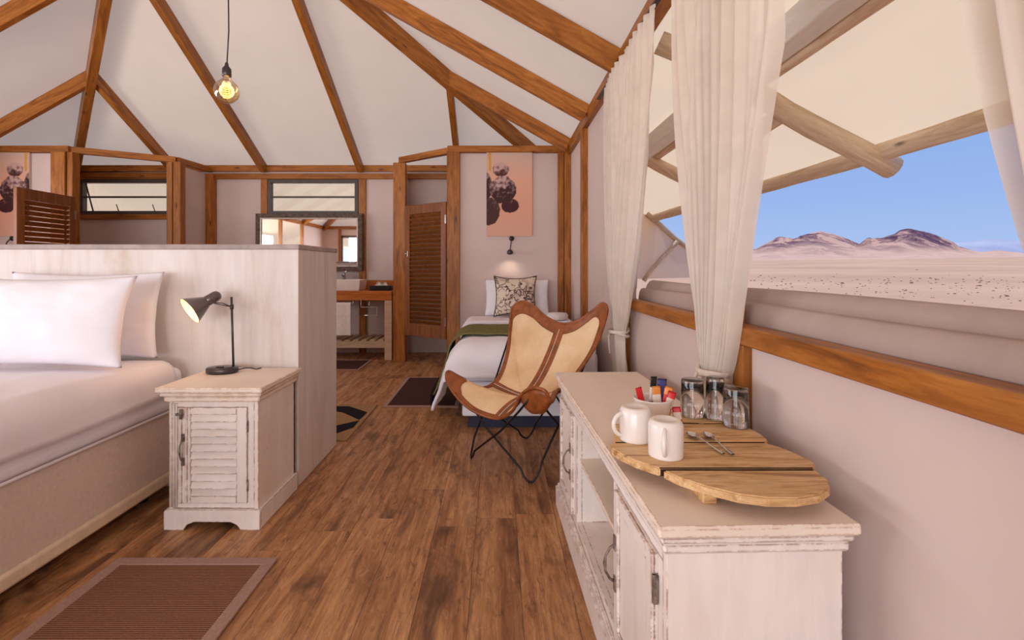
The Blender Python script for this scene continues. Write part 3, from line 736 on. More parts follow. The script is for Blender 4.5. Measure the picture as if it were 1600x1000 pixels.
# ------------------------------------------------------------------ nightstand
def nightstand():
    t = thing('nightstand', 'white distressed nightstand with louvred door beside the double bed', 'nightstand', (-1.258, 2.325, 0))
    x0, x1, y0, y1 = -.195, .198, -.18, .205
    mb = MB(); mb.box(x0, x0+.018, y0, y1, .0, .56, .001); mb.box(x1-.018, x1, y0, y1, .0, .56, .001); mb.box(x0, x1, y1-.012, y1, .03, .56); mb.box(x0+.018, x1-.018, y0+.02, y1-.012, .09, .105)
    mb.box(x0+.018, x0+.035, y0, y0+.02, .09, .56); mb.box(x1-.045, x1-.018, y0, y0+.02, .09, .56); mb.box(x0+.035, x1-.045, y0, y0+.02, .535, .56); mb.box(x0+.035, x1-.045, y0, y0+.02, .09, .112)
    mb.build('carcass', 'paint_white', t)
    mb = MB(); mb.box(x0-.040, x1+.032, y0-.038, y1+.012, .605, .627, .004); mb.box(x0-.028, x1+.022, y0-.027, y1+.008, .585, .6045, .006); mb.box(x0-.015, x1+.012, y0-.015, y1+.004, .56, .5845, .005)
    mb.build('top', 'paint_top', t)
    # plinth boards with a cut-out arch at the front
    mb = MB(); L0, L1 = x0-.014, x1+.014
    pts = [(L0, 0), (L0+.085, 0), (L0+.10, .022), (L0+.13, .035), (L1-.13, .035), (L1-.10, .022), (L1-.085, 0), (L1, 0), (L1, .078), (L1-.006, .088), (L0+.006, .088), (L0, .078)]
    mb.prism(pts, y0-.014, y0-.0005, 'Y'); mb.box(L0, x0-.0005, y0-.0005, y1, 0, .085, .001); mb.box(x1+.0005, L1, y0-.0005, y1, 0, .085, .001)
    mb.build('plinth', 'paint_white', t)
    # fluted strip left of the door
    mb = MB()
    for a in (x0+.004, x0+.016, x0+.028): mb.tube([(a+.006, y0-.001, .095), (a+.006, y0-.001, .552)], .005, 8)
    mb.build('fluted_strip', 'paint_white', t)
    # door
    dx0, dx1, dz0, dz1 = x0+.042, x1-.048, .113, .533
    mb = MB(); mb.box(dx0, dx0+.055, y0-.006, y0+.012, dz0, dz1, .0012); mb.box(dx1-.045, dx1, y0-.006, y0+.012, dz0, dz1, .0012)
    mb.box(dx0+.055, dx1-.045, y0-.006, y0+.012, dz1-.03, dz1, .0012); mb.box(dx0+.055, dx1-.045, y0-.006, y0+.012, dz0, dz0+.03, .0012)
    mb.box(dx0+.008, dx0+.020, y0-.012, y0-.006, dz0, dz1, .002); mb.box(dx0+.034, dx0+.044, y0-.012, y0-.006, dz0, dz1, .002)
    mb.box(dx0+.05, dx1-.04, y0+.0125, y0+.015, dz0+.02, dz1-.02)
    door = mb.build('door', 'paint_white', t)
    n_ = 11; h = (dz1-dz0-.06)/n_
    sm = MB(); sm.box(dx0+.055, dx1-.045, -.0035, .0035, -h*.56, h*.56, .001); s0 = sm.build('slat', 'paint_slat', door)
    for k in range(n_):
        o = s0 if k == 0 else s0.copy()
        if k: COL.objects.link(o)
        o.location = (0, y0+.003, dz0+.03+h*(k+.5)); o.rotation_euler = (R(-20), 0, 0)
    hd = MB(); hx = dx0+.026
    hd.tube([(hx, y0-.010, .40), (hx, y0-.022, .392), (hx, y0-.032, .37), (hx, y0-.034, .35), (hx, y0-.032, .33), (hx, y0-.022, .308), (hx, y0-.010, .30)], [.005, .0035, .0035, .005, .0035, .0035, .005], 8)
    hd.box(hx-.008, hx+.008, y0-.013, y0-.0105, .385, .42, .002); hd.box(hx-.008, hx+.008, y0-.013, y0-.0105, .28, .315, .002)
    hd.build('handle', 'iron', door)['label'] = 'worn iron handle'
    lt = MB(); lt.box(dx0-.004, dx0+.03, y0-.018, y0-.0125, .50, .512, .002); lt.tube([(dx0+.022, y0-.020, .53), (dx0+.022, y0-.020, .488)], .006, 8); lt.build('latch', 'iron', door)
    for z in (.19, .45):
        q = MB(); q.tube([(dx1+.003, y0-.004, z-.025), (dx1+.003, y0-.004, z+.025)], .0035, 8); q.build('hinge', 'iron', door)
    return t
nightstand()

# ------------------------------------------------------------------ bedside lamp
def lamp():
    t = thing('table_lamp', 'black metal reading lamp standing on the nightstand', 'lamp', (-1.375, 2.42, .6275))
    L = Vector(t.location)
    mb = MB(); mb.lathe([(0, 0), (.068, 0), (.073, .006), (.073, .020), (.069, .027), (0, .028)], 40); o = mb.build('base', 'black_metal', t); o.scale = (1.04, .8, 1)
    mb = MB(); mb.tube([(.045, .02, .025), (.035, .02, .375)], .0055, 10); mb.build('pole', 'black_metal', t)
    # switch
    mb = MB(); mb.box(-.02, .012, -.02, -.002, .027, .033, .002); mb.build('switch', 'plastic_black', t)
    A = Vector((-1.487, 2.345, .942))-L; E = Vector((-1.408, 2.440, 1.012))-L
    ax = (A-E).normalized(); ln = (A-E).length
    M = ax.to_track_quat('Z', 'Y').to_matrix().to_4x4(); M.translation = E
    hd = MB(); hd.lathe([(0, -.012), (.014, -.010), (.023, -.002), (.026, .010), (.026, .062), (.023, .064), (.0, .064)], 32); o = hd.build('lamp_head', 'lamp_metal', t); o.matrix_basis = M
    sh = MB(); sh.lathe([(.024, .058), (.030, .066), (.068, ln), (.070, ln+.001), (.0685, ln+.003)], 40); sh.mi = 1
    sh.lathe([(.0675, ln+.002), (.0285, .067), (.0, .066)], 40)
    o = sh.build('lamp_shade', ['lamp_metal', 'shade_inner'], t, fix=False); o.matrix_basis = M
    bu = MB(); bu.lathe([(0, .067), (.011, .069), (.014, .085), (.022, .10), (.024, .112), (.018, .126), (0, .133)], 24); o = bu.build('bulb', 'bulb_glow', t); o.matrix_basis = M
    ar = MB(); P = Vector((.037, .02, .325)); Q = E+ax*.03+Vector((0, 0, -.022))
    for s_ in (-1, 1): ar.tube([P, (P+Q)/2+Vector((0, 0, .005*s_+.004)), Q+Vector((0, .008*s_, .0))], .0025, 6)
    ar.lathe([(.0, -.012), (.009, -.012), (.009, .012), (0, .012)], 12, Matrix.Translation(P)); ar.build('arm', 'black_metal', t)
    cd = MB(); cd.tube([(.060, .03, .008), (.09, .05, .012), (.115, .045, .014), (.14, .06, .005), (.15, .09, .005)], .003, 6); cd.build('cord', 'black_metal', t)
    pl = bpy.data.lights.new('lamp_light', 'POINT'); pl.energy = .55; pl.color = (1, .68, .38); pl.shadow_soft_size = .02
    po = bpy.data.objects.new('lamp_light', pl); COL.objects.link(po); po.location = Vector((-1.487, 2.345, .942))+ax*.03
lamp()

# ------------------------------------------------------------------ pendant bulb
def pendant():
    x, y, z = -1.565, 2.8, 2.163
    t = thing('pendant_lamp', 'bare round filament bulb hanging on a black cord from the roof', 'lamp', (x, y, z))
    zt = roofz(x, y)-z
    mb = MB(); mb.tube([(.0, 0, .14), (.012, 0, .35), (.008, 0, .7), (.0, 0, zt-.02)], .004, 8); mb.build('cord', 'black_metal', t)
    mb = MB(); mb.lathe([(0, .165), (.008, .165), (.012, .145), (.024, .130), (.025, .088), (.021, .084), (0, .084)], 24); mb.build('socket', 'black_metal', t)
    mb = MB(); pr = [(.017, .092), (.018, .080), (.028, .066)]
    for k in range(12):
        th = R(62-k*(152)/11); pr.append((.068*math.cos(th), .068*math.sin(th)-.0))
    pr.append((0, -.068)); mb.lathe(pr, 36); mb.build('bulb', 'amber_glass', t)
    mb = MB(); pts = []
    for k in range(70):
        u = k/69; pts.append((.010*math.cos(k*.62)*(1+u*.9), .010*math.sin(k*.62)*(1+u*.9), .045-.085*u))
    mb.tube(pts, .0013, 5); mb.build('filament', 'filament', t)
    pl = bpy.data.lights.new('pendant_light', 'POINT'); pl.energy = 3; pl.color = (1, .72, .42); pl.shadow_soft_size = .05
    po = bpy.data.objects.new('pendant_light', pl); COL.objects.link(po); po.location = (x, y, z-.005)
pendant()

# ------------------------------------------------------------------ rugs
def rug(label, x0, x1, y0, y1, mat, bw=.04, pattern=None, rz=0):
    cx, cy = (x0+x1)/2, (y0+y1)/2; t = thing('rug', label, 'rug', (cx, cy, 0), rz)
    w, h = (x1-x0)/2, (y1-y0)/2
    mb = MB(); mb.box(-w+bw, w-bw, -h+bw, h-bw, .001, .008); mb.build('weave', mat, t)
    mb = MB()
    for b_ in ((-w, w, h-bw, h), (-w, w, -h, -h+bw), (-w, -w+bw, -h+bw, h-bw), (w-bw, w, -h+bw, h-bw)): mb.box(*b_, .0005, .0105, .002)
    mb.build('border', 'rug_border' if mat != 'rug_beige' else 'rug_beige', t)
    if pattern: pattern(t, w, h)
    return t
rug('ribbed brown rug with a mauve border beside the double bed', -1.495, -.868, .72, 1.912, 'rug_weave', .045)
rug('plain dark brown rug with a thin border beside the single bed', -.955, -.33, 3.99, 5.08, 'rug_dark', .035)
def pat(t, w, h):
    mb = MB()
    c = lambda s: [(w-.03, .02), (w-.30, h-.12), (w-.50, h-.12), (w-.50, h-.24), (w-.34, h-.24), (w-.16, .02)]
    L = lambda pts: [(x+1.3775, y-3.635) for x, y in pts]
    mb.prism(L([(-1.027, 3.83), (-1.231, 4.0), (-1.46, 4.0), (-1.60, 3.88), (-1.60, 3.74), (-1.46, 3.86), (-1.293, 3.86), (-1.225, 3.83), (-1.045, 3.645)]), .0082, .0095)
    mb.prism(L([(-1.04, 3.63), (-1.035, 3.47), (-1.12, 3.34), (-1.30, 3.28), (-1.52, 3.28), (-1.62, 3.36), (-1.62, 3.50), (-1.46, 3.42), (-1.30, 3.43), (-1.176, 3.51)]), .0082, .0095)
    mb.build('black_stripe', 'rug_black', t)
rug('beige rug with black angular bands behind the bed partition', -1.75, -1.005, 3.22, 4.05, 'rug_beige', .03, pat)
rug('dark bath mat with a thin light edge before the washstand', -2.45, -1.56, 5.43, 6.02, 'rug_dark', .025)

# ------------------------------------------------------------------ sideboard
SB = thing('sideboard', 'long white distressed sideboard with open shelves under the window', 'sideboard', (.498, 1.668, 0), R(1.66))
def sideboard():
    t = SB; X, Y = .205, .71
    bx0, bx1, by0, by1 = -.178, .185, -.68, .68
    mb = MB(); mb.box(-X, X, -Y, Y, .616, .640, .005); mb.build('top', 'paint_top', t)
    mb = MB(); mb.box(-X+.010, X-.008, -Y+.010, Y-.010, .600, .6155, .004); mb.box(-X+.016, X-.012, -Y+.017, Y-.017, .575, .5995, .006); mb.build('cornice', 'paint_white', t)
    mb = MB()
    mb.box(bx0, bx1, by0, by0+.02, .0, .5745, .001); mb.box(bx0, bx1, by1-.02, by1, .0, .5745, .001); mb.box(bx1-.01, bx1, by0+.02, by1-.02, .05, .5745)
    for y in (-.285, .285): mb.box(bx0+.02, bx1-.01, y-.01, y+.01, .13, .5745)
    mb.box(bx0+.02, bx1-.01, by0+.02, by1-.02, .115, .135); mb.box(bx0, bx0+.02, by0+.02, by1-.02, .545, .5745, .001); mb.box(bx0, bx0+.02, by0+.02, by1-.02, .09, .135, .001)
    for y in (-.300, .300): mb.box(bx0, bx0+.02, y-.025, y+.025, .135, .545, .001)
    for y0_, y1_ in ((by0+.02, by0+.05), (by1-.05, by1-.02)): mb.box(bx0, bx0+.02, y0_, y1_, .135, .545)
    mb.build('carcass', 'paint_white', t)
    mb = MB(); mb.box(bx0+.012, bx1-.011, -.274, .274, .372, .388, .001); mb.build('shelf', 'paint_top', t)
    # plinth
    mb = MB(); mb.box(-X+.004, bx0-.0005, by0-.018, by1+.018, 0, .095, .003); mb.box(-X+.012, bx0-.0005, by0-.010, by1+.010, .095, .112, .004)
    mb.box(bx0, bx1+.006, by0-.018, by0-.0005, 0, .095, .003); mb.box(bx0, bx1+.006, by1+.0005, by1+.018, 0, .095, .003); mb.build('plinth', 'paint_white', t)
    for (a, b_, hy) in ((by0+.053, -.328, 1), (.328, by1-.053, -1)):
        mb = MB(); z0, z1 = .138, .542; f = bx0-.010
        mb.box(f+.004, bx0+.014, a, b_, z0, z1, .001)
        mb.box(f-.004, f+.0035, a, a+.035, z0, z1, .0015); mb.box(f-.004, f+.0035, b_-.035, b_, z0, z1, .0015)
        mb.box(f-.004, f+.0035, a+.035, b_-.035, z1-.035, z1, .0015); mb.box(f-.004, f+.0035, a+.035, b_-.035, z0, z0+.035, .0015)
        d = mb.build('door', 'paint_white', t)
        hy_ = b_-.018 if hy == 1 else a+.018; oy = a if hy == 1 else b_
        h = MB(); hx = f-.005
        h.tube([(hx, hy_, .40), (hx-.014, hy_, .392), (hx-.026, hy_, .37), (hx-.028, hy_, .35), (hx-.026, hy_, .33), (hx-.014, hy_, .308), (hx, hy_, .30)], [.005, .0035, .0035, .005, .0035, .0035, .005], 8)
        h.box(hx-.003, hx+.0005, hy_-.009, hy_+.009, .385, .425, .001); h.box(hx-.003, hx+.0005, hy_-.009, hy_+.009, .275, .315, .001); h.build('handle', 'iron', d)['label'] = 'worn iron handle'
        for z in (.22, .47):
            q = MB(); q.tube([(f+.001, oy-.004*hy, z-.03), (f+.001, oy-.004*hy, z+.03)], .0045, 8); q.box(f-.003, f+.008, oy-.012*hy, oy-.004*hy, z-.03, z+.03); q.build('hinge', 'iron', d)
sideboard()

# ------------------------------------------------------------------ serving board and what stands on it
def board():
    t = thing('serving_board', 'round rustic plank board with gaps lying on the sideboard', 'board', (.52, 1.24, .6405))
    C = Vector((.52, 1.24))
    P4 = [(.374, 1.107), (.40, 1.07), (.44, 1.025), (.49, .99), (.54, .975), (.60, .974), (.655, .990), (.695, 1.02), (.718, 1.06), (.722, 1.107)]
    P3 = [(.288, 1.238), (.30, 1.205), (.33, 1.16), (.368, 1.115), (.724, 1.115), (.745, 1.145), (.738, 1.20), (.722, 1.245), (.700, 1.276), (.292, 1.276)]
    P2 = [(.305, 1.282), (.705, 1.282), (.722, 1.305), (.727, 1.345), (.722, 1.40), (.702, 1.437), (.34, 1.437)]
    P1 = [(.36, 1.444), (.60, 1.450), (.606, 1.444), (.722, 1.446), (.712, 1.475), (.69, 1.505), (.65, 1.535), (.58, 1.552), (.46, 1.55), (.40, 1.51)]
    z0, z1 = .030, .050
    for k, P in enumerate((P1, P2, P3, P4)):
        mb = MB(); pts = [(a-C.x, b_-C.y) for a, b_ in P]
        mb.prism(pts, 0, z1-z0)
        es = [e_ for e_ in mb.bm.edges]; bmesh.ops.bevel(mb.bm, geom=es, offset=.003, segments=2, affect='EDGES')
        mb.bm.normal_update()
        for fc in mb.bm.faces:
            fc.material_index = 1 if abs(fc.normal.y) > .93 and fc.calc_area() > 1e-3 else 0  # long straight sides painted dark so the gaps look deep and shaded
        o = mb.build('plank', ['board_wood', 'gap_shade'], t); o.location = (0, 0, z0-(.0015 if k % 2 else 0))
    for y in ():
        pass
    for x, y0, y1 in ((.455-C.x, 1.045-C.y, 1.50-C.y), (.62-C.x, 1.10-C.y, 1.50-C.y)):
        mb = MB(); mb.box(x-.016, x+.016, y0, y1, 0, .0285, .003); mb.build('batten', 'board_wood', t)
board()
BZ = .691
def mug(label, x, y, rz):
    t = thing('mug', label, 'mug', (x, y, BZ), rz, None); r, h = .0415, .088
    mb = MB(); mb.lathe([(r-.004, .0), (r-.0005, .0), (r, .003), (r, h-.012), (r-.004, h-.003), (r-.008, h), (r-.014, h), (r-.017, h-.003), (0, h-.003)], 48)
    mb.lathe([(r-.004, 0), (r-.004, h-.01), (0, h-.01)], 48); mb.build('body', 'ceramic', t)
    mb = MB(); mb.lathe([(r-.0085, h+.0002), (r-.0135, h+.0004)], 48); mb.build('foot_ring', 'porcelain_foot', t)['label'] = 'unglazed foot ring'
    mb = MB(); pts = []
    for k in range(13):
        th = R(-90+180*k/12); pts.append((r-.006+.030*math.cos(th), 0, h*.50+.030*math.sin(th)))
    mb.tube(pts, .0055, 10); o = mb.build('handle', 'ceramic', t)
    return t
mug('upturned white mug nearer the shelves, its handle pointing left', .366, 1.300, R(196))
mug('upturned white mug in front, beside the two spoons', .409, 1.190, R(248))
def tumbler(label, x, y, r, h):
    t = thing('glass', label, 'glass', (x, y, BZ), 0, None); mb = MB()
    mb.lathe([(r-.002, 0), (r, .001), (r-.001, h*.4), (r*.90, h-.004), (r*.86, h), (0, h)], 40)
    mb.lathe([(r-.0022, .0), (r-.0035, h*.4), (r*.86-.002, h-.016), (0, h-.013)], 40)
    mb.build('tumbler', 'glass', t, fix=False)
tumbler('upturned clear tumbler farthest from the wall post, nearest the sugar sachets', .602, 1.512, .036, .112)
tumbler('upturned tall clear glass in the middle of the three', .660, 1.482, .0285, .125)
tumbler('upturned clear tumbler next to the wall post', .690, 1.415, .036, .112)
def bowl():
    t = thing('sachet_bowl', 'white bowl holding coloured sachets behind the mugs', 'bowl', (.452, 1.425, BZ)); mb = MB()
    mb.lathe([(0, 0), (.03, 0), (.034, .004), (.046, .03), (.054, .072), (.056, .078), (.054, .079), (.051, .073), (.043, .032), (.03, .008), (0, .007)], 44); mb.build('bowl', 'ceramic', t)
bowl()
def sachet(name, label, cat, mats, x, y, z, w, h, rx, ry, rz, group=None, t=.004):
    mb = MB()
    def side(sg):
        return lambda u, v: ((u-.5)*w, sg*t/2*math.sin(math.pi*min(1, max(0, u)))**.5*math.sin(math.pi*v)**.4, v*h)
    mb.grid(side(1), 8, 10); mb.grid(side(-1), 8, 10)
    bmesh.ops.remove_doubles(mb.bm, verts=mb.bm.verts, dist=1e-5)
    bmesh.ops.recalc_face_normals(mb.bm, faces=mb.bm.faces)
    if len(mats) > 1:
        for f in mb.bm.faces:
            c = f.calc_center_median(); f.material_index = 1 if (.28*h < c.z < .72*h) else 0
    o = mb.build(name, mats, fix=False); o.location = (x, y, z); o.rotation_euler = (rx, ry, rz); return tag(o, label, cat, group)
bx, by, bz = .452, 1.425, BZ+.034
sachet('sachet', 'tall white and black striped paper stick standing in the sachet bowl', 'sachet', ['black_paper', 'white_paper'], bx+.0, by+.012, bz, .020, .105, R(4), R(2), R(10))
sachet('sachet', 'dark blue sachet standing upright in the sachet bowl', 'sachet', ['blue_paper', 'blue_paper'], bx+.024, by+.012, bz, .026, .098, R(2), R(4), R(-8))
sachet('sachet', 'orange and white sachet in front in the sachet bowl', 'sachet', ['orange_paper', 'white_paper'], bx+.012, by-.012, bz, .026, .080, R(-4), R(-3), R(6))
sachet('sachet', 'red sachet leaning at the left rim of the sachet bowl', 'sachet', ['red_paper', 'red_paper'], bx-.026, by-.005, bz, .020, .078, R(-2), R(-14), R(14))
sachet('sachet', 'orange sachet tucked behind the red ones in the bowl', 'sachet', ['orange_paper', 'red_paper'], bx+.032, by-.006, bz, .024, .078, R(-4), R(10), R(-12))
sachet('sachet', 'red and white sachet leaning to the right in the bowl', 'sachet', ['red_paper', 'white_paper'], bx+.033, by-.017, bz, .022, .068, R(-8), R(16), R(-14))
o = sachet('sachet', 'small red sachet leaning on the outside of the sachet bowl', 'sachet', ['red_paper', 'white_paper', ], bx+.071, by-.012, BZ+.001, .024, .052, R(-8), R(-8), R(-20))
def spoon(label, x, y, rz):
    t = thing('teaspoon', label, 'spoon', (x, y, BZ+.001), rz, None); mb = MB()
    def fn(sg):
        def f(u, v):
            th = 2*math.pi*u; r_ = v; a = .0145*(1-.12*math.cos(th))
            return (a*r_*math.sin(th), .021*r_*math.cos(th), .007*(r_*r_)+(.001 if sg > 0 else 0))
        return f
    mb.grid(fn(1), 24, 6, closed=True); mb.grid(fn(-1), 24, 6, closed=True); mb.build('bowl', 'steel', t)
    mb = MB(); 
    pts = [(0, -.020, .0075), (0, -.035, .0095), (0, -.06, .0075), (0, -.10, .004), (0, -.128, .0035)]; ws = [.0025, .0022, .0026, .0038, .0048]
    def hf(u, v):
        i = min(3, int(u*4)); f_ = u*4-i; p = [pts[i][k]+(pts[i+1][k]-pts[i][k])*f_ for k in range(3)]; w = ws[i]+(ws[i+1]-ws[i])*f_
        th = 2*math.pi*v; return (p[0]+w*math.cos(th), p[1], p[2]+.0011*math.sin(th))
    mb.grid(hf, 16, 10); mb.build('handle', 'steel', t)
spoon('steel teaspoon with its bowl beside the front mug', .524, 1.315, R(12)); spoon('steel teaspoon on the side away from the mugs', .566, 1.312, R(2))

# ------------------------------------------------------------------ butterfly chair
def chair():
    C = Vector((.175, 2.885, 0)); u = Vector((.74, -.67, 0)).normalized(); f = Vector((-.67, -.74, 0)).normalized()
    t = thing('butterfly_chair', 'cream hide butterfly chair with brown leather edging beside the single bed', 'chair', C)
    W_ = lambda a, b_, z: u*a+f*b_+Vector((0, 0, z))
    # outline of the sling in the chair's own axes (across, forward, height), valley to valley round the four pockets
    OUT = [(0.235, -0.03, 0.455),
           (0.279, -0.12, 0.556),
           (0.316, -0.24, 0.692),
           (0.323, -0.33, 0.824),
           (0.315, -0.375, 0.901),
           (0.274, -0.385, 0.93),
           (0.223, -0.35, 0.882),
           (0.154, -0.3, 0.822),
           (0.055, -0.27, 0.797),
           (-0.099, -0.31, 0.828),
           (-0.235, -0.355, 0.889),
           (-0.354, -0.37, 0.913),
           (-0.415, -0.345, 0.867),
           (-0.383, -0.28, 0.771),
           (-0.322, -0.19, 0.63),
           (-0.29, -0.09, 0.488),
           (-0.294, -0.01, 0.414),
           (-0.33, 0.07, 0.394),
           (-0.353, 0.17, 0.444),
           (-0.36, 0.27, 0.515),
           (-0.356, 0.325, 0.528),
           (-0.323, 0.345, 0.468),
           (-0.23, 0.33, 0.381),
           (-0.15, 0.28, 0.32),
           (-0.037, 0.225, 0.298),
           (0.08, 0.24, 0.364),
           (0.168, 0.28, 0.468),
           (0.256, 0.325, 0.529),
           (0.332, 0.35, 0.556),
           (0.387, 0.345, 0.545),
           (0.382, 0.29, 0.483),
           (0.3, 0.12, 0.5)]
    cen = Vector((-.03, .0, .375)); NP = len(OUT)
    def O(th):
        x = (th/(2*math.pi) % 1)*NP; i = int(x); t_ = x-i; p = [Vector(OUT[(i+k-1) % NP]) for k in range(4)]
        return .5*((2*p[1])+(-p[0]+p[2])*t_+(2*p[0]-5*p[1]+4*p[2]-p[3])*t_**2+(-p[0]+3*p[1]-3*p[2]+p[3])*t_**3)
    def P(a, b_):
        """a, b_ run over the unit disk: a across, b_ backward"""
        rr = math.hypot(a, b_); th = math.atan2(b_, a) if rr > 1e-6 else 0
        o = O(th); w = rr; c = cen+(o-cen)*w; c.z = cen.z+(o.z-cen.z)*(.25*w+.75*w**1.9)
        return W_(*c)
    def N(a, b_):
        rr = max(.05, math.hypot(a, b_)); th = math.atan2(b_, a); e_ = .03
        def pp(r_, t_): return P(r_*math.cos(t_), r_*math.sin(t_))
        du = pp(min(1, rr+e_), th)-pp(max(.02, rr-e_), th); dv = pp(rr, th+e_)-pp(rr, th-e_); n_ = du.cross(dv).normalized()
        return n_ if W_(0, 0, 0) is None or n_.dot(Vector((0, 0, 1))-f*0) >= 0 or True else -n_
    def NN(a, b_):
        n_ = N(a, b_)
        return n_ if nsign*1 > 0 else -n_
    nsign = 1 if N(.3, 0).z > 0 else -1
    def polar(fr, off, n_t, n_r, r0, r1, t0=0, t1=2*math.pi):
        return lambda x, y: P((r0+(r1-r0)*y)*math.cos(t0+(t1-t0)*x), (r0+(r1-r0)*y)*math.sin(t0+(t1-t0)*x))+NN((r0+(r1-r0)*y)*math.cos(t0+(t1-t0)*x), (r0+(r1-r0)*y)*math.sin(t0+(t1-t0)*x))*off
    mb = MB(); mb.grid(polar(0, .002, 0, 0, .002, 1), 128, 26, closed=True); mb.build('sling', 'hide', t)
    mb = MB(); mb.grid(polar(0, -.005, 0, 0, .002, 1), 128, 26, closed=True); mb.build('sling_back', 'leather', t)['label'] = 'brown leather underside'
    # flat binding round the rim, one strip per side, and the rolled hem
    for k in range(4):
        t0 = k*math.pi/2; mb = MB(); mb.grid(polar(0, .005, 0, 0, .905, 1, t0, t0+math.pi/2), 44, 4); mb.build('edging', 'leather', t)
    mb = MB(); mb.tube([P(math.cos(k/160*2*math.pi), math.sin(k/160*2*math.pi)) for k in range(160)], .0085, 8, closed=True); mb.build('rolled_hem', 'leather', t)
    mb = MB()
    for rr in (.912,): mb.tube([P(rr*math.cos(k/140*2*math.pi), rr*math.sin(k/140*2*math.pi))+NN(rr*math.cos(k/140*2*math.pi), rr*math.sin(k/140*2*math.pi))*.0062 for k in range(140)], .0014, 4, closed=True)
    mb.build('stitching', 'leather', t)
    def strip(fnc, w, raise_):
        mb = MB()
        def g(x, v):
            a, b_ = fnc(x, (v-.5)*2*w); rr = raise_ if .1 < v < .9 else .0028
            return P(a, b_)+NN(a, b_)*rr
        mb.grid(g, 40, 6); return mb.build('seam_strip', 'leather', t)
    strip(lambda x, o: (o, x*.95), .056, .006); strip(lambda x, o: (o, -x*.95), .056, .006); strip(lambda x, o: (-x*.95, o), .056, .0064); strip(lambda x, o: (x*.95, o), .056, .0064)
    for fnc in (lambda x: (.0, x*1.9-.95), lambda x: (x*1.9-.95, 0)):
        mb = MB(); mb.tube([P(*fnc(k/50))+NN(*fnc(k/50))*.0082 for k in range(51)], .0022, 5); mb.build('stitching', 'rope', t)['label'] = 'pale stitching along the seam'
    for q0 in (5, 7):      # leather pocket pieces on the two front corners
        tc0 = q0*math.pi/4; mb = MB(); mb.grid(lambda x, y: polar(0, .0075, 0, 0, .74+.3*abs(x-.5), 1, tc0-.30, tc0+.30)(x, y), 20, 8); mb.build('corner_pocket', 'leather', t)
    for q0 in (5, 7):
        tc0 = q0*math.pi/4+(.04 if q0 == 7 else -.04)
        def cup(x, y):
            th = tc0+(x-.5)*.84; rr = 1-.36*y*(1-.35*abs(x-.5)*2); p = P(rr*math.cos(th), rr*math.sin(th))
            d = .085*math.sin(math.pi*min(1, y*.62+.02))*math.cos((x-.5)*math.pi)**.6 if abs(x-.5) < .499 else 0
            return p+Vector((0, 0, -d-.006))+(f*.012 if 0 else f*.02*math.sin(math.pi*y)*math.cos((x-.5)*3.1))
        mb = MB(); mb.grid(cup, 22, 12); o = mb.build('corner_pocket', 'leather', t); md = o.modifiers.new('thick', 'SOLIDIFY'); md.thickness = .003
    # steel rod frame: floor corners each send two rods up to pockets
    ft = {}
    for k, (i, j) in {'F1': (-1, -1), 'F2': (1, -1), 'B1': (-1, 1), 'B2': (1, 1)}.items(): ft[k] = P(i*.64, j*.64)-NN(i*.64, j*.64)*.012
    fl_ = {'FR': W_(.22, .24, .008), 'FL': W_(-.29, .22, .008), 'BL': W_(-.25, -.30, .008), 'BR': W_(.26, -.30, .008)}
    def V(fc, p1, p2, name='leg_frame'):
        c = fl_[fc]; a = ft[p1]; b_ = ft[p2]
        def low(p, kf): return c+(p-c)*kf
        # rods bow out under the sling before they rise to the pockets
        ma = c+(a-c)*.55+Vector((0, 0, -.06)); mb_ = c+(b_-c)*.55+Vector((0, 0, -.06))
        A0 = c+(a-c)*.13; B0 = c+(b_-c)*.13
        bz_ = [A0*(1-k/8)**2+c*2*(k/8)*(1-k/8)+B0*(k/8)**2 for k in range(9)]
        dz_ = Vector((0, 0, bz_[4].z-.009)); bz_ = [q_-dz_*(1-abs(k-4)/4)**.5 for k, q_ in enumerate(bz_)]
        pts = [a, c+(a-c)*.80+Vector((0, 0, -.02)), c+(a-c)*.55+Vector((0, 0, -.03)), c+(a-c)*.3+Vector((0, 0, -.012))]+bz_+[c+(b_-c)*.3+Vector((0, 0, -.012)), c+(b_-c)*.55+Vector((0, 0, -.03)), c+(b_-c)*.80+Vector((0, 0, -.02)), b_]
        m_ = MB(); m_.tube([Vector((p.x, p.y, max(.008, p.z-.012 if 0 else p.z))) for p in pts], .0062, 8); m_.build(name, 'frame_metal', t)
    V('FR', 'F1', 'B2'); V('FL', 'F2', 'B1'); V('BL', 'F1', 'B2'); V('BR', 'F2', 'B1')
chair()

# ------------------------------------------------------------------ single bed
def single_bed():
    t = thing('single_bed', 'single bed with white duvet against the alcove wall', 'bed', (.22, 4.43, 0))
    x0, x1, y0, y1 = -.26, .72, 3.47, 5.38
    mb = MB(); mb.box(x0+.04, x1-.05, y0+.03, y1-.03, .0, .085); rel(mb.build('plinth', 'plinth_blue', t), t)['label'] = 'dark blue plinth'
    mb = MB(); mb.box(x0, x1, y0, y1, .086, .33, .015, None, 3); rel(mb.build('base', 'linen', t), t)
    mb = MB(); mb.box(x0+.005, x1-.005, y0+.005, y1, .331, .54, .04, None, 4); rel(mb.build('mattress', 'linen', t), t)
    o = drape('duvet', 'linen', t, (x0+x1)/2-.055, (y0+y1-.62)/2-.02, (x1-x0)/2+.035, (y1-.62-y0)/2+.03, .585, .26, None, .06, None, .15, 70, 80, .020, .30, .02, seed=5, hump=.02)
    rel(o, t)
    o = drape('folded_sheet', 'linen_warm', t, (x0+x1)/2-.04, y1-.43, (x1-x0)/2+.03, .25, .603, .12, None, None, None, .06, 50, 20, .006, .1, .03, seed=8); rel(o, t)
    return t
single_bed()
th_ = thing('throw_blanket', 'olive green fringed throw lying across the foot of the single bed', 'throw', (.22, 4.05, .6))
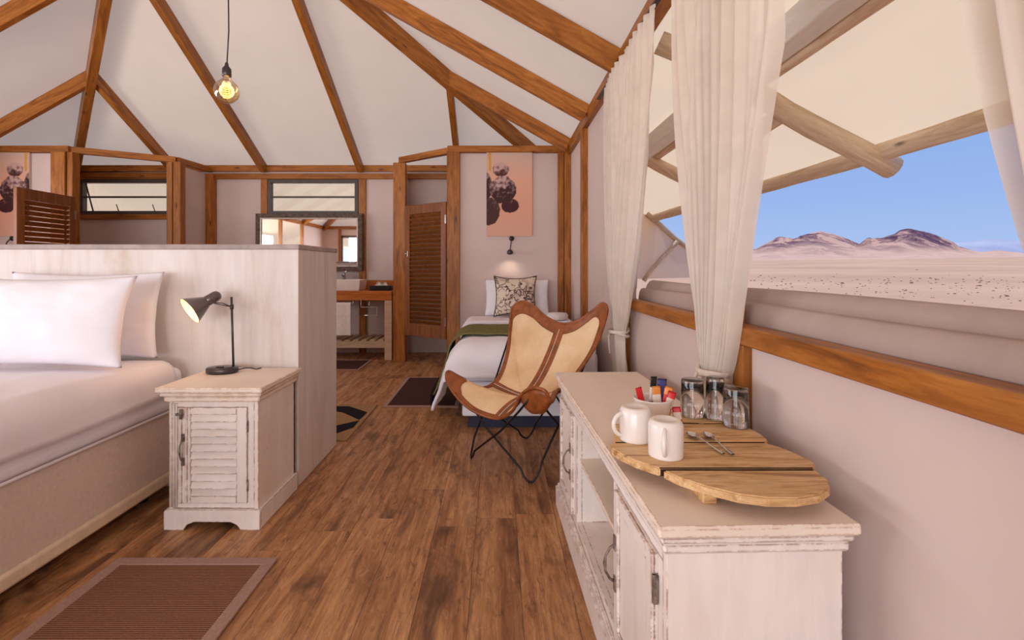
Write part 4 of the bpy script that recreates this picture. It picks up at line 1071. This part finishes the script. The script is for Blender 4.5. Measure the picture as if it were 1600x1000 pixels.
o = drape('blanket', 'throw', th_, .175, 4.05, .565, .29, .632, .31, None, None, None, .16, 70, 30, .008, .34, .012, seed=5); rel(o, th_)
mb = MB()
for k in range(34):
    y = 3.78+.53*k/33; xx = -.535+.01*math.sin(k*2.1); zz = .175+.012*math.sin(k*1.3); mb.tube([(xx+.03, y, zz+.02), (xx+.01, y+.004, zz-.03), (xx+.012, y, zz-.11)], .005, 5)
fr_ = rel(mb.build('fringe', 'fringe_dark', th_), th_); fr_['kind'] = 'stuff'
pillow('bed_pillow', 'white pillow at the head of the single bed, behind the floral cushion', 'pillow', .70, .40, .16, 'linen', (.20, 5.26, .62), R(-12), 0, .05, 21)
pillow('floral_cushion', 'floral patterned cushion with dark piping on the single bed', 'cushion', .45, .43, .15, 'floral', (.175, 5.07, .636), R(-14), 0, .13, 30, None, .006, 'fringe_dark')
mb = MB(); mb.lathe([(0, 0), (.09, 0), (.105, .015), (.105, .045), (.09, .062), (0, .066)], 32)
o = mb.build('folded_towel', 'towel'); o.location = (.58, 4.80, .64); tag(o, 'round folded white towel on the wall side of the single bed', 'towel')

# ------------------------------------------------------------------ pictures and wall lights
def print_picture(label, x0, x1, z0, z1, y, flip, dx=0):
    t = thing('picture', label, 'picture', ((x0+x1)/2, y, z0)); w, h = x1-x0, z1-z0
    mb = MB(); mb.box(-w/2, w/2, -.022, 0, 0, h, .002); mb.build('stretcher', 'wall_inner', t)
    nx, ny = 90, 170; bm = bmesh.new(); vs_ = [[bm.verts.new((-w/2+w*i/nx, -.0232, h*j/ny)) for j in range(ny+1)] for i in range(nx+1)]
    for i in range(nx):
        for j in range(ny): bm.faces.new((vs_[i][j], vs_[i+1][j], vs_[i+1][j+1], vs_[i][j+1]))
    me = bpy.data.meshes.new('print'); bm.to_mesh(me); bm.free()
    cl = me.color_attributes.new('ink', 'FLOAT_COLOR', 'POINT')
    def colr(U, V):
        q = U+dx
        bgc = [Vector((212, 184, 170)), Vector((230, 176, 150)), Vector((226, 168, 142)), Vector((220, 172, 150))]
        k = min(2.999, V*3); i = int(k); c = bgc[i].lerp(bgc[i+1], k-i)
        n1 = noise.fractal(Vector((q*14, V*26, 2)), .9, 2.2, 5); n2 = noise.fractal(Vector((q*5, V*9, 8)), .8, 2, 3)
        if V < .22 and .04+.06*V < q < .10+.05*V: c = Vector((214, 160, 84))
        def blob(cu, cv, ru, rv, dark, light, lv):
            nonlocal c
            d = ((q-cu)/ru)**2+((V-cv)/rv)**2
            if d < 1+n2*.22:
                s_ = (V-cv)/rv
                k2 = max(0, min(1, .30+(-s_*.75+lv+n1*.75+n2*.5)*1.1-.35*max(0, d-.6)))
                c = Vector(dark).lerp(Vector(light), k2)
        blob(.05, .70, .24, .17, (78, 52, 50), (120, 88, 84), -.4)
        blob(.02, .40, .10, .16, (66, 44, 44), (196, 160, 154), -.2)
        blob(.52, .635, .19, .085, (72, 38, 44), (170, 110, 110), -.6)
        blob(.31, .205, .18, .085, (84, 52, 50), (206, 170, 164), .35)
        blob(.36, .44, .29, .165, (70, 44, 46), (206, 172, 168), -.05)
        return c
    data = []
    for v in me.vertices:
        U = (v.co.x+w/2)/w; V = 1-v.co.z/h
        if flip: U = 1-U
        c = colr(U, V); data.extend(lin(c))
    cl.data.foreach_set('color', data)
    if 'print_ink' not in MATS:
        m, n, l, b = newmat('print_ink'); setc(b, .6, 0, .2); a = n.new('ShaderNodeVertexColor'); a.layer_name = 'ink'; l.new(a.outputs[0], b.inputs['Base Color']); MATS['print_ink'] = m
    me.materials.append(MATS['print_ink']); o = bpy.data.objects.new('print', me); COL.objects.link(o); o.parent = t
print_picture('tall peach canvas print of dark hanging seed pods above the single bed', -.135, .375, 1.50, 2.433, 5.399+.05, False)
print_picture('peach canvas print cut by the left picture edge, above the open louvred door', -5.74, -5.235, 1.50, 2.433, 5.449, True)
def sconce(label, x, y, z, group=None):
    t = thing('wall_light', label, 'wall light', (x, y, z)); mb = MB()
    mb.lathe([(0, 0), (.028, 0), (.028, .012), (.0, .014)], 24, Matrix.Translation((0, 0, 0)) @ Matrix.Rotation(R(90), 4, 'X')); mb.build('backplate', 'black_metal', t)
    mb = MB(); mb.tube([(0, -.012, 0), (-.004, -.05, -.03), (-.012, -.08, -.09), (-.018, -.09, -.13)], .006, 8); mb.build('arm', 'black_metal', t)
    mb = MB(); mb.lathe([(0, .03), (.018, .026), (.032, .010), (.036, -.006), (.030, -.022), (0, -.03)], 24, Matrix.Translation((-.02, -.092, -.155))); mb.build('lamp_head', 'black_metal', t)
    pl = bpy.data.lights.new('sconce_light', 'SPOT'); pl.energy = 1.3; pl.color = (1, .84, .66); pl.shadow_soft_size = .02; pl.spot_size = R(140); pl.spot_blend = .8
    po = bpy.data.objects.new('sconce_light', pl); COL.objects.link(po); po.location = (x-.02, y-.10, z-.20)
sconce('small black wall light under the picture at the single bed', .145, 5.448, 1.475)
sconce('small black wall light at the left picture edge above the bed partition', -5.44, 5.448, 1.475)
mb = MB(); mb.box(-5.14, -5.02, 5.440, 5.448, 1.24, 1.32, .002); tag(mb.build('light_switch', 'white_paper'), 'white wall switch left of the open louvred door', 'switch')
mb = MB(); mb.box(-.012, .012, -.02, 0, 0, .05, .003); 

# ------------------------------------------------------------------ louvred doors
def louvre_door(nm, hinge, ang, W_, z0, z1, label, lock=True, ns=26, sa=50):
    t = thing(nm, label, 'door', (hinge[0], hinge[1], z0), ang); H = z1-z0; st = .085; th = .018
    mb = MB(); mb.box(.004, st, -th, th, 0, H, .003); mb.build('stile', 'door_wood', t); mb = MB(); mb.box(W_-st, W_, -th, th, 0, H, .003); mb.build('stile', 'door_wood', t)
    mb = MB(); mb.box(st, W_-st, -th, th, H-.11, H, .003); mb.build('rail', 'door_wood', t); mb = MB(); mb.box(st, W_-st, -th, th, 0, .15, .003); mb.build('rail', 'door_wood', t)
    z_0, z_1 = .15, H-.11; p = (z_1-z_0)/ns
    s = MB(); s.box(st-.002, W_-st+.002, -.0255, .0255, -.0035, .0035, .001); s0 = s.build('slat', 'door_wood', t)
    for k in range(ns):
        o = s0 if k == 0 else s0.copy()
        if k: COL.objects.link(o)
        o.location = (0, 0, z_0+p*(k+.5)); o.rotation_euler = (R(sa), 0, 0)
    for z in (.2, H-.2):
        mb = MB(); mb.box(-.002, .022, th, th+.003, z-.05, z+.05); mb.box(-.002, .022, -th-.003, -th, z-.05, z+.05); mb.build('hinge', 'chrome', t)
    if lock:
        for s_ in (-1, 1):
            mb = MB(); mb.box(W_-.055, W_-.028, s_*th, s_*(th+.006), .95, 1.02, .002); mb.lathe([(0, 0), (.009, 0), (.012, .02), (0, .024)], 16, Matrix.Translation((W_-.042, s_*(th+.006), .985)) @ Matrix.Rotation(R(-90*s_), 4, 'X')); mb.build('knob', 'chrome', t)
    return t
a = (-.585, 5.535); b_ = (-1.135, 5.945)
louvre_door('louvred_door', a, math.atan2(b_[1]-a[1], b_[0]-a[0]), math.hypot(b_[0]-a[0], b_[1]-a[1]), .33, 1.90, 'closed brown louvred door beside the washstand')
louvre_door('louvred_door', (-4.70, 5.39), R(-90+3), .70, .33, 1.93, 'open brown louvred door showing above the bed partition', False, sa=49)

# ------------------------------------------------------------------ washstand
def washstand():
    t = thing('washstand', 'wooden washstand with orange-brown top and slatted pale shelf', 'washstand', (-2.2, 6.3, 0))
    x0, x1, y0, y1 = -3.15, -1.325, 6.03, 6.55
    mb = MB(); mb.box(x0, x1, y0, y1, .815, .858, .004); rel(mb.build('top', 'vanity_top', t), t)
    mb = MB(); mb.box(x0, x1, y0+.002, y0+.03, .742, .8145, .003); rel(mb.build('apron', 'vanity_top', t), t)
    mb = MB(); mb.box(x0, x1, y1-.02, y1, .8585, .98, .003); rel(mb.build('splashback', 'vanity_top', t), t)
    for x in (x0, x1-.09):
        for y in (y0+.035, y1-.11):
            mb = MB(); mb.box(x, x+.09, y-.03, y+.06, 0, .741 if y < 6.2 else .814, .003); rel(mb.build('leg', 'vanity_pale', t), t)
    mb = MB(); mb.box(x0+.09, x1-.09, y0+.01, y0+.04, .15, .235, .003); mb.box(x0+.09, x1-.09, y1-.08, y1-.05, .15, .235, .003); rel(mb.build('shelf_rail', 'vanity_pale', t), t)
    s = MB(); s.box(-.033, .033, y0, y1-.02, .236, .252, .002); s0 = rel(s.build('slat', 'vanity_pale', t), t); n_ = 16; L0 = s0.location.copy()
    for k in range(n_):
        o = s0 if k == 0 else s0.copy()
        if k: COL.objects.link(o)
        o.location = L0+Vector((x0+.14+(x1-x0-.28)*k/(n_-1), 0, 0))
    mb = MB(); mb.tube([(-1.70, y0-.02, .742), (-1.70, y0-.02, .66), (-1.50, y0-.02, .66), (-1.50, y0-.02, .56), (-1.72, y0-.02, .56)], .006, 8); mb.tube([(-1.60, y0+.01, .742), (-1.60, y0-.02, .70), (-1.60, y0-.02, .66)], .007, 8); mb.tube([(-1.70, y0+.01, .76), (-1.70, y0-.02, .742)], .007, 8); rel(mb.build('towel_holder', 'chrome', t), t)
    mb = MB(); mb.tube([(-2.30, y0-.02, .70), (-1.79, y0-.02, .70)], .007, 8)
    for x in (-2.28, -1.80): mb.tube([(x, y0+.004, .745), (x, y0-.02, .70)], .006, 8)
    rel(mb.build('towel_rail', 'chrome', t), t)
washstand()
mb = MB()
def tw(u, v):
    # folded over the rail
    s = (v-.5)*.82; r_ = .013; x = -2.25+.43*u
    if abs(s) < r_*1.57: th = s/r_; y = r_*math.sin(th); z = .70+r_*math.cos(th)
    else: y = r_*(1 if s > 0 else -1); z = .70-(abs(s)-r_*1.57)
    return (x, 6.01+y+.004*math.sin(u*14+z*3), z)
mb.grid(tw, 30, 60); o = mb.build('hand_towel', 'towel'); md = o.modifiers.new('thick', 'SOLIDIFY'); md.thickness = .006; md.offset = 1
tag(o, 'white towel hanging from the rail under the washstand top', 'towel')
def basin():
    t = thing('wash_basin', 'square white wash basin on the washstand', 'basin', (-2.05, 6.28, .8585)); a, b_, h = .31, .17, .135
    mb = MB(); rr = []
    outer = [(-a, -b_), (a, -b_), (a, b_), (-a, b_)]; 
    def ring(k, z, s=0): return [mb.bm.verts.new((x*(1-s/a) if 1 else x, y*(1-s/b_), z)) for x, y in outer]
    R1 = [ring(0, 0, .02), ring(0, h, 0), ring(0, h, .014), ring(0, .03, .04)]
    for A, B in zip(R1, R1[1:]):
        for j in range(4): mb.bm.faces.new((A[j], A[(j+1) % 4], B[(j+1) % 4], B[j]))
    mb.bm.faces.new(R1[0][::-1]); mb.bm.faces.new(R1[-1]); bmesh.ops.bevel(mb.bm, geom=list(mb.bm.edges), offset=.004, segments=2, affect='EDGES')
    mb.build('bowl', 'ceramic', t)
basin()
t = thing('tap', 'chrome mixer tap rising behind the wash basin', 'tap', (-2.06, 6.49, .8585))
mb = MB(); mb.lathe([(0, 0), (.026, 0), (.022, .012), (.020, .20), (.022, .205), (0, .21)], 24); mb.build('body', 'chrome', t)
mb = MB(); mb.tube([(0, 0, .17), (0, -.08, .19), (0, -.13, .18), (0, -.135, .16)], .011, 10); mb.build('spout', 'chrome', t)
mb = MB(); mb.tube([(0, 0, .21), (.0, .0, .228), (.05, -.03, .245)], .008, 8); mb.build('lever', 'chrome', t)
t = thing('tissue_holder', 'black tissue box on the right end of the washstand', 'tissue box', (-1.50, 6.22, .8585))
mb = MB(); mb.box(-.135, .135, -.07, .07, 0, .062, .008, None, 2); mb.build('box', 'plastic_black', t)
mb = MB()
mb.grid(lambda u, v: ((u-.5)*.16*(1-.3*v), .03*math.sin(u*9)*v+.01*math.sin(v*4), .060+.045*v+.008*math.sin(u*14)*v), 20, 6)
o = mb.build('tissue', 'white_paper', t); md = o.modifiers.new('thick', 'SOLIDIFY'); md.thickness = .003

# mirror
t = thing('mirror', 'wide mirror in a weathered dark frame above the washstand', 'mirror', (-2.53, 6.50, 1.105)); w, h = .71, .765
mb = MB(); f = .055
for q in ((-w, w, h-f, h), (-w, w, 0, f), (-w, -w+f, f, h-f), (w-f, w, f, h-f)): mb.box(q[0], q[1], -.02, .045, q[2], q[3], .003)
plain('mirror_frame', (96, 78, 66), .6, 0, .3, .25, 25); plain('mirror_bevel', (176, 160, 148), .3, .3, .5, .1, 20)
mb.build('frame', 'mirror_frame', t)
mb = MB()
for q in ((-w+f, w-f, h-f-.02, h-f), (-w+f, w-f, f, f+.02), (-w+f, -w+f+.02, f+.02, h-f-.02), (w-f-.02, w-f, f+.02, h-f-.02)): mb.box(q[0], q[1], -.014, .0, q[2], q[3], .002)
mb.build('inner_frame', 'mirror_bevel', t)
mb = MB(); mb.box(-w+f, w-f, .001, .006, f, h-f); mb.build('glass', 'mirror', t)
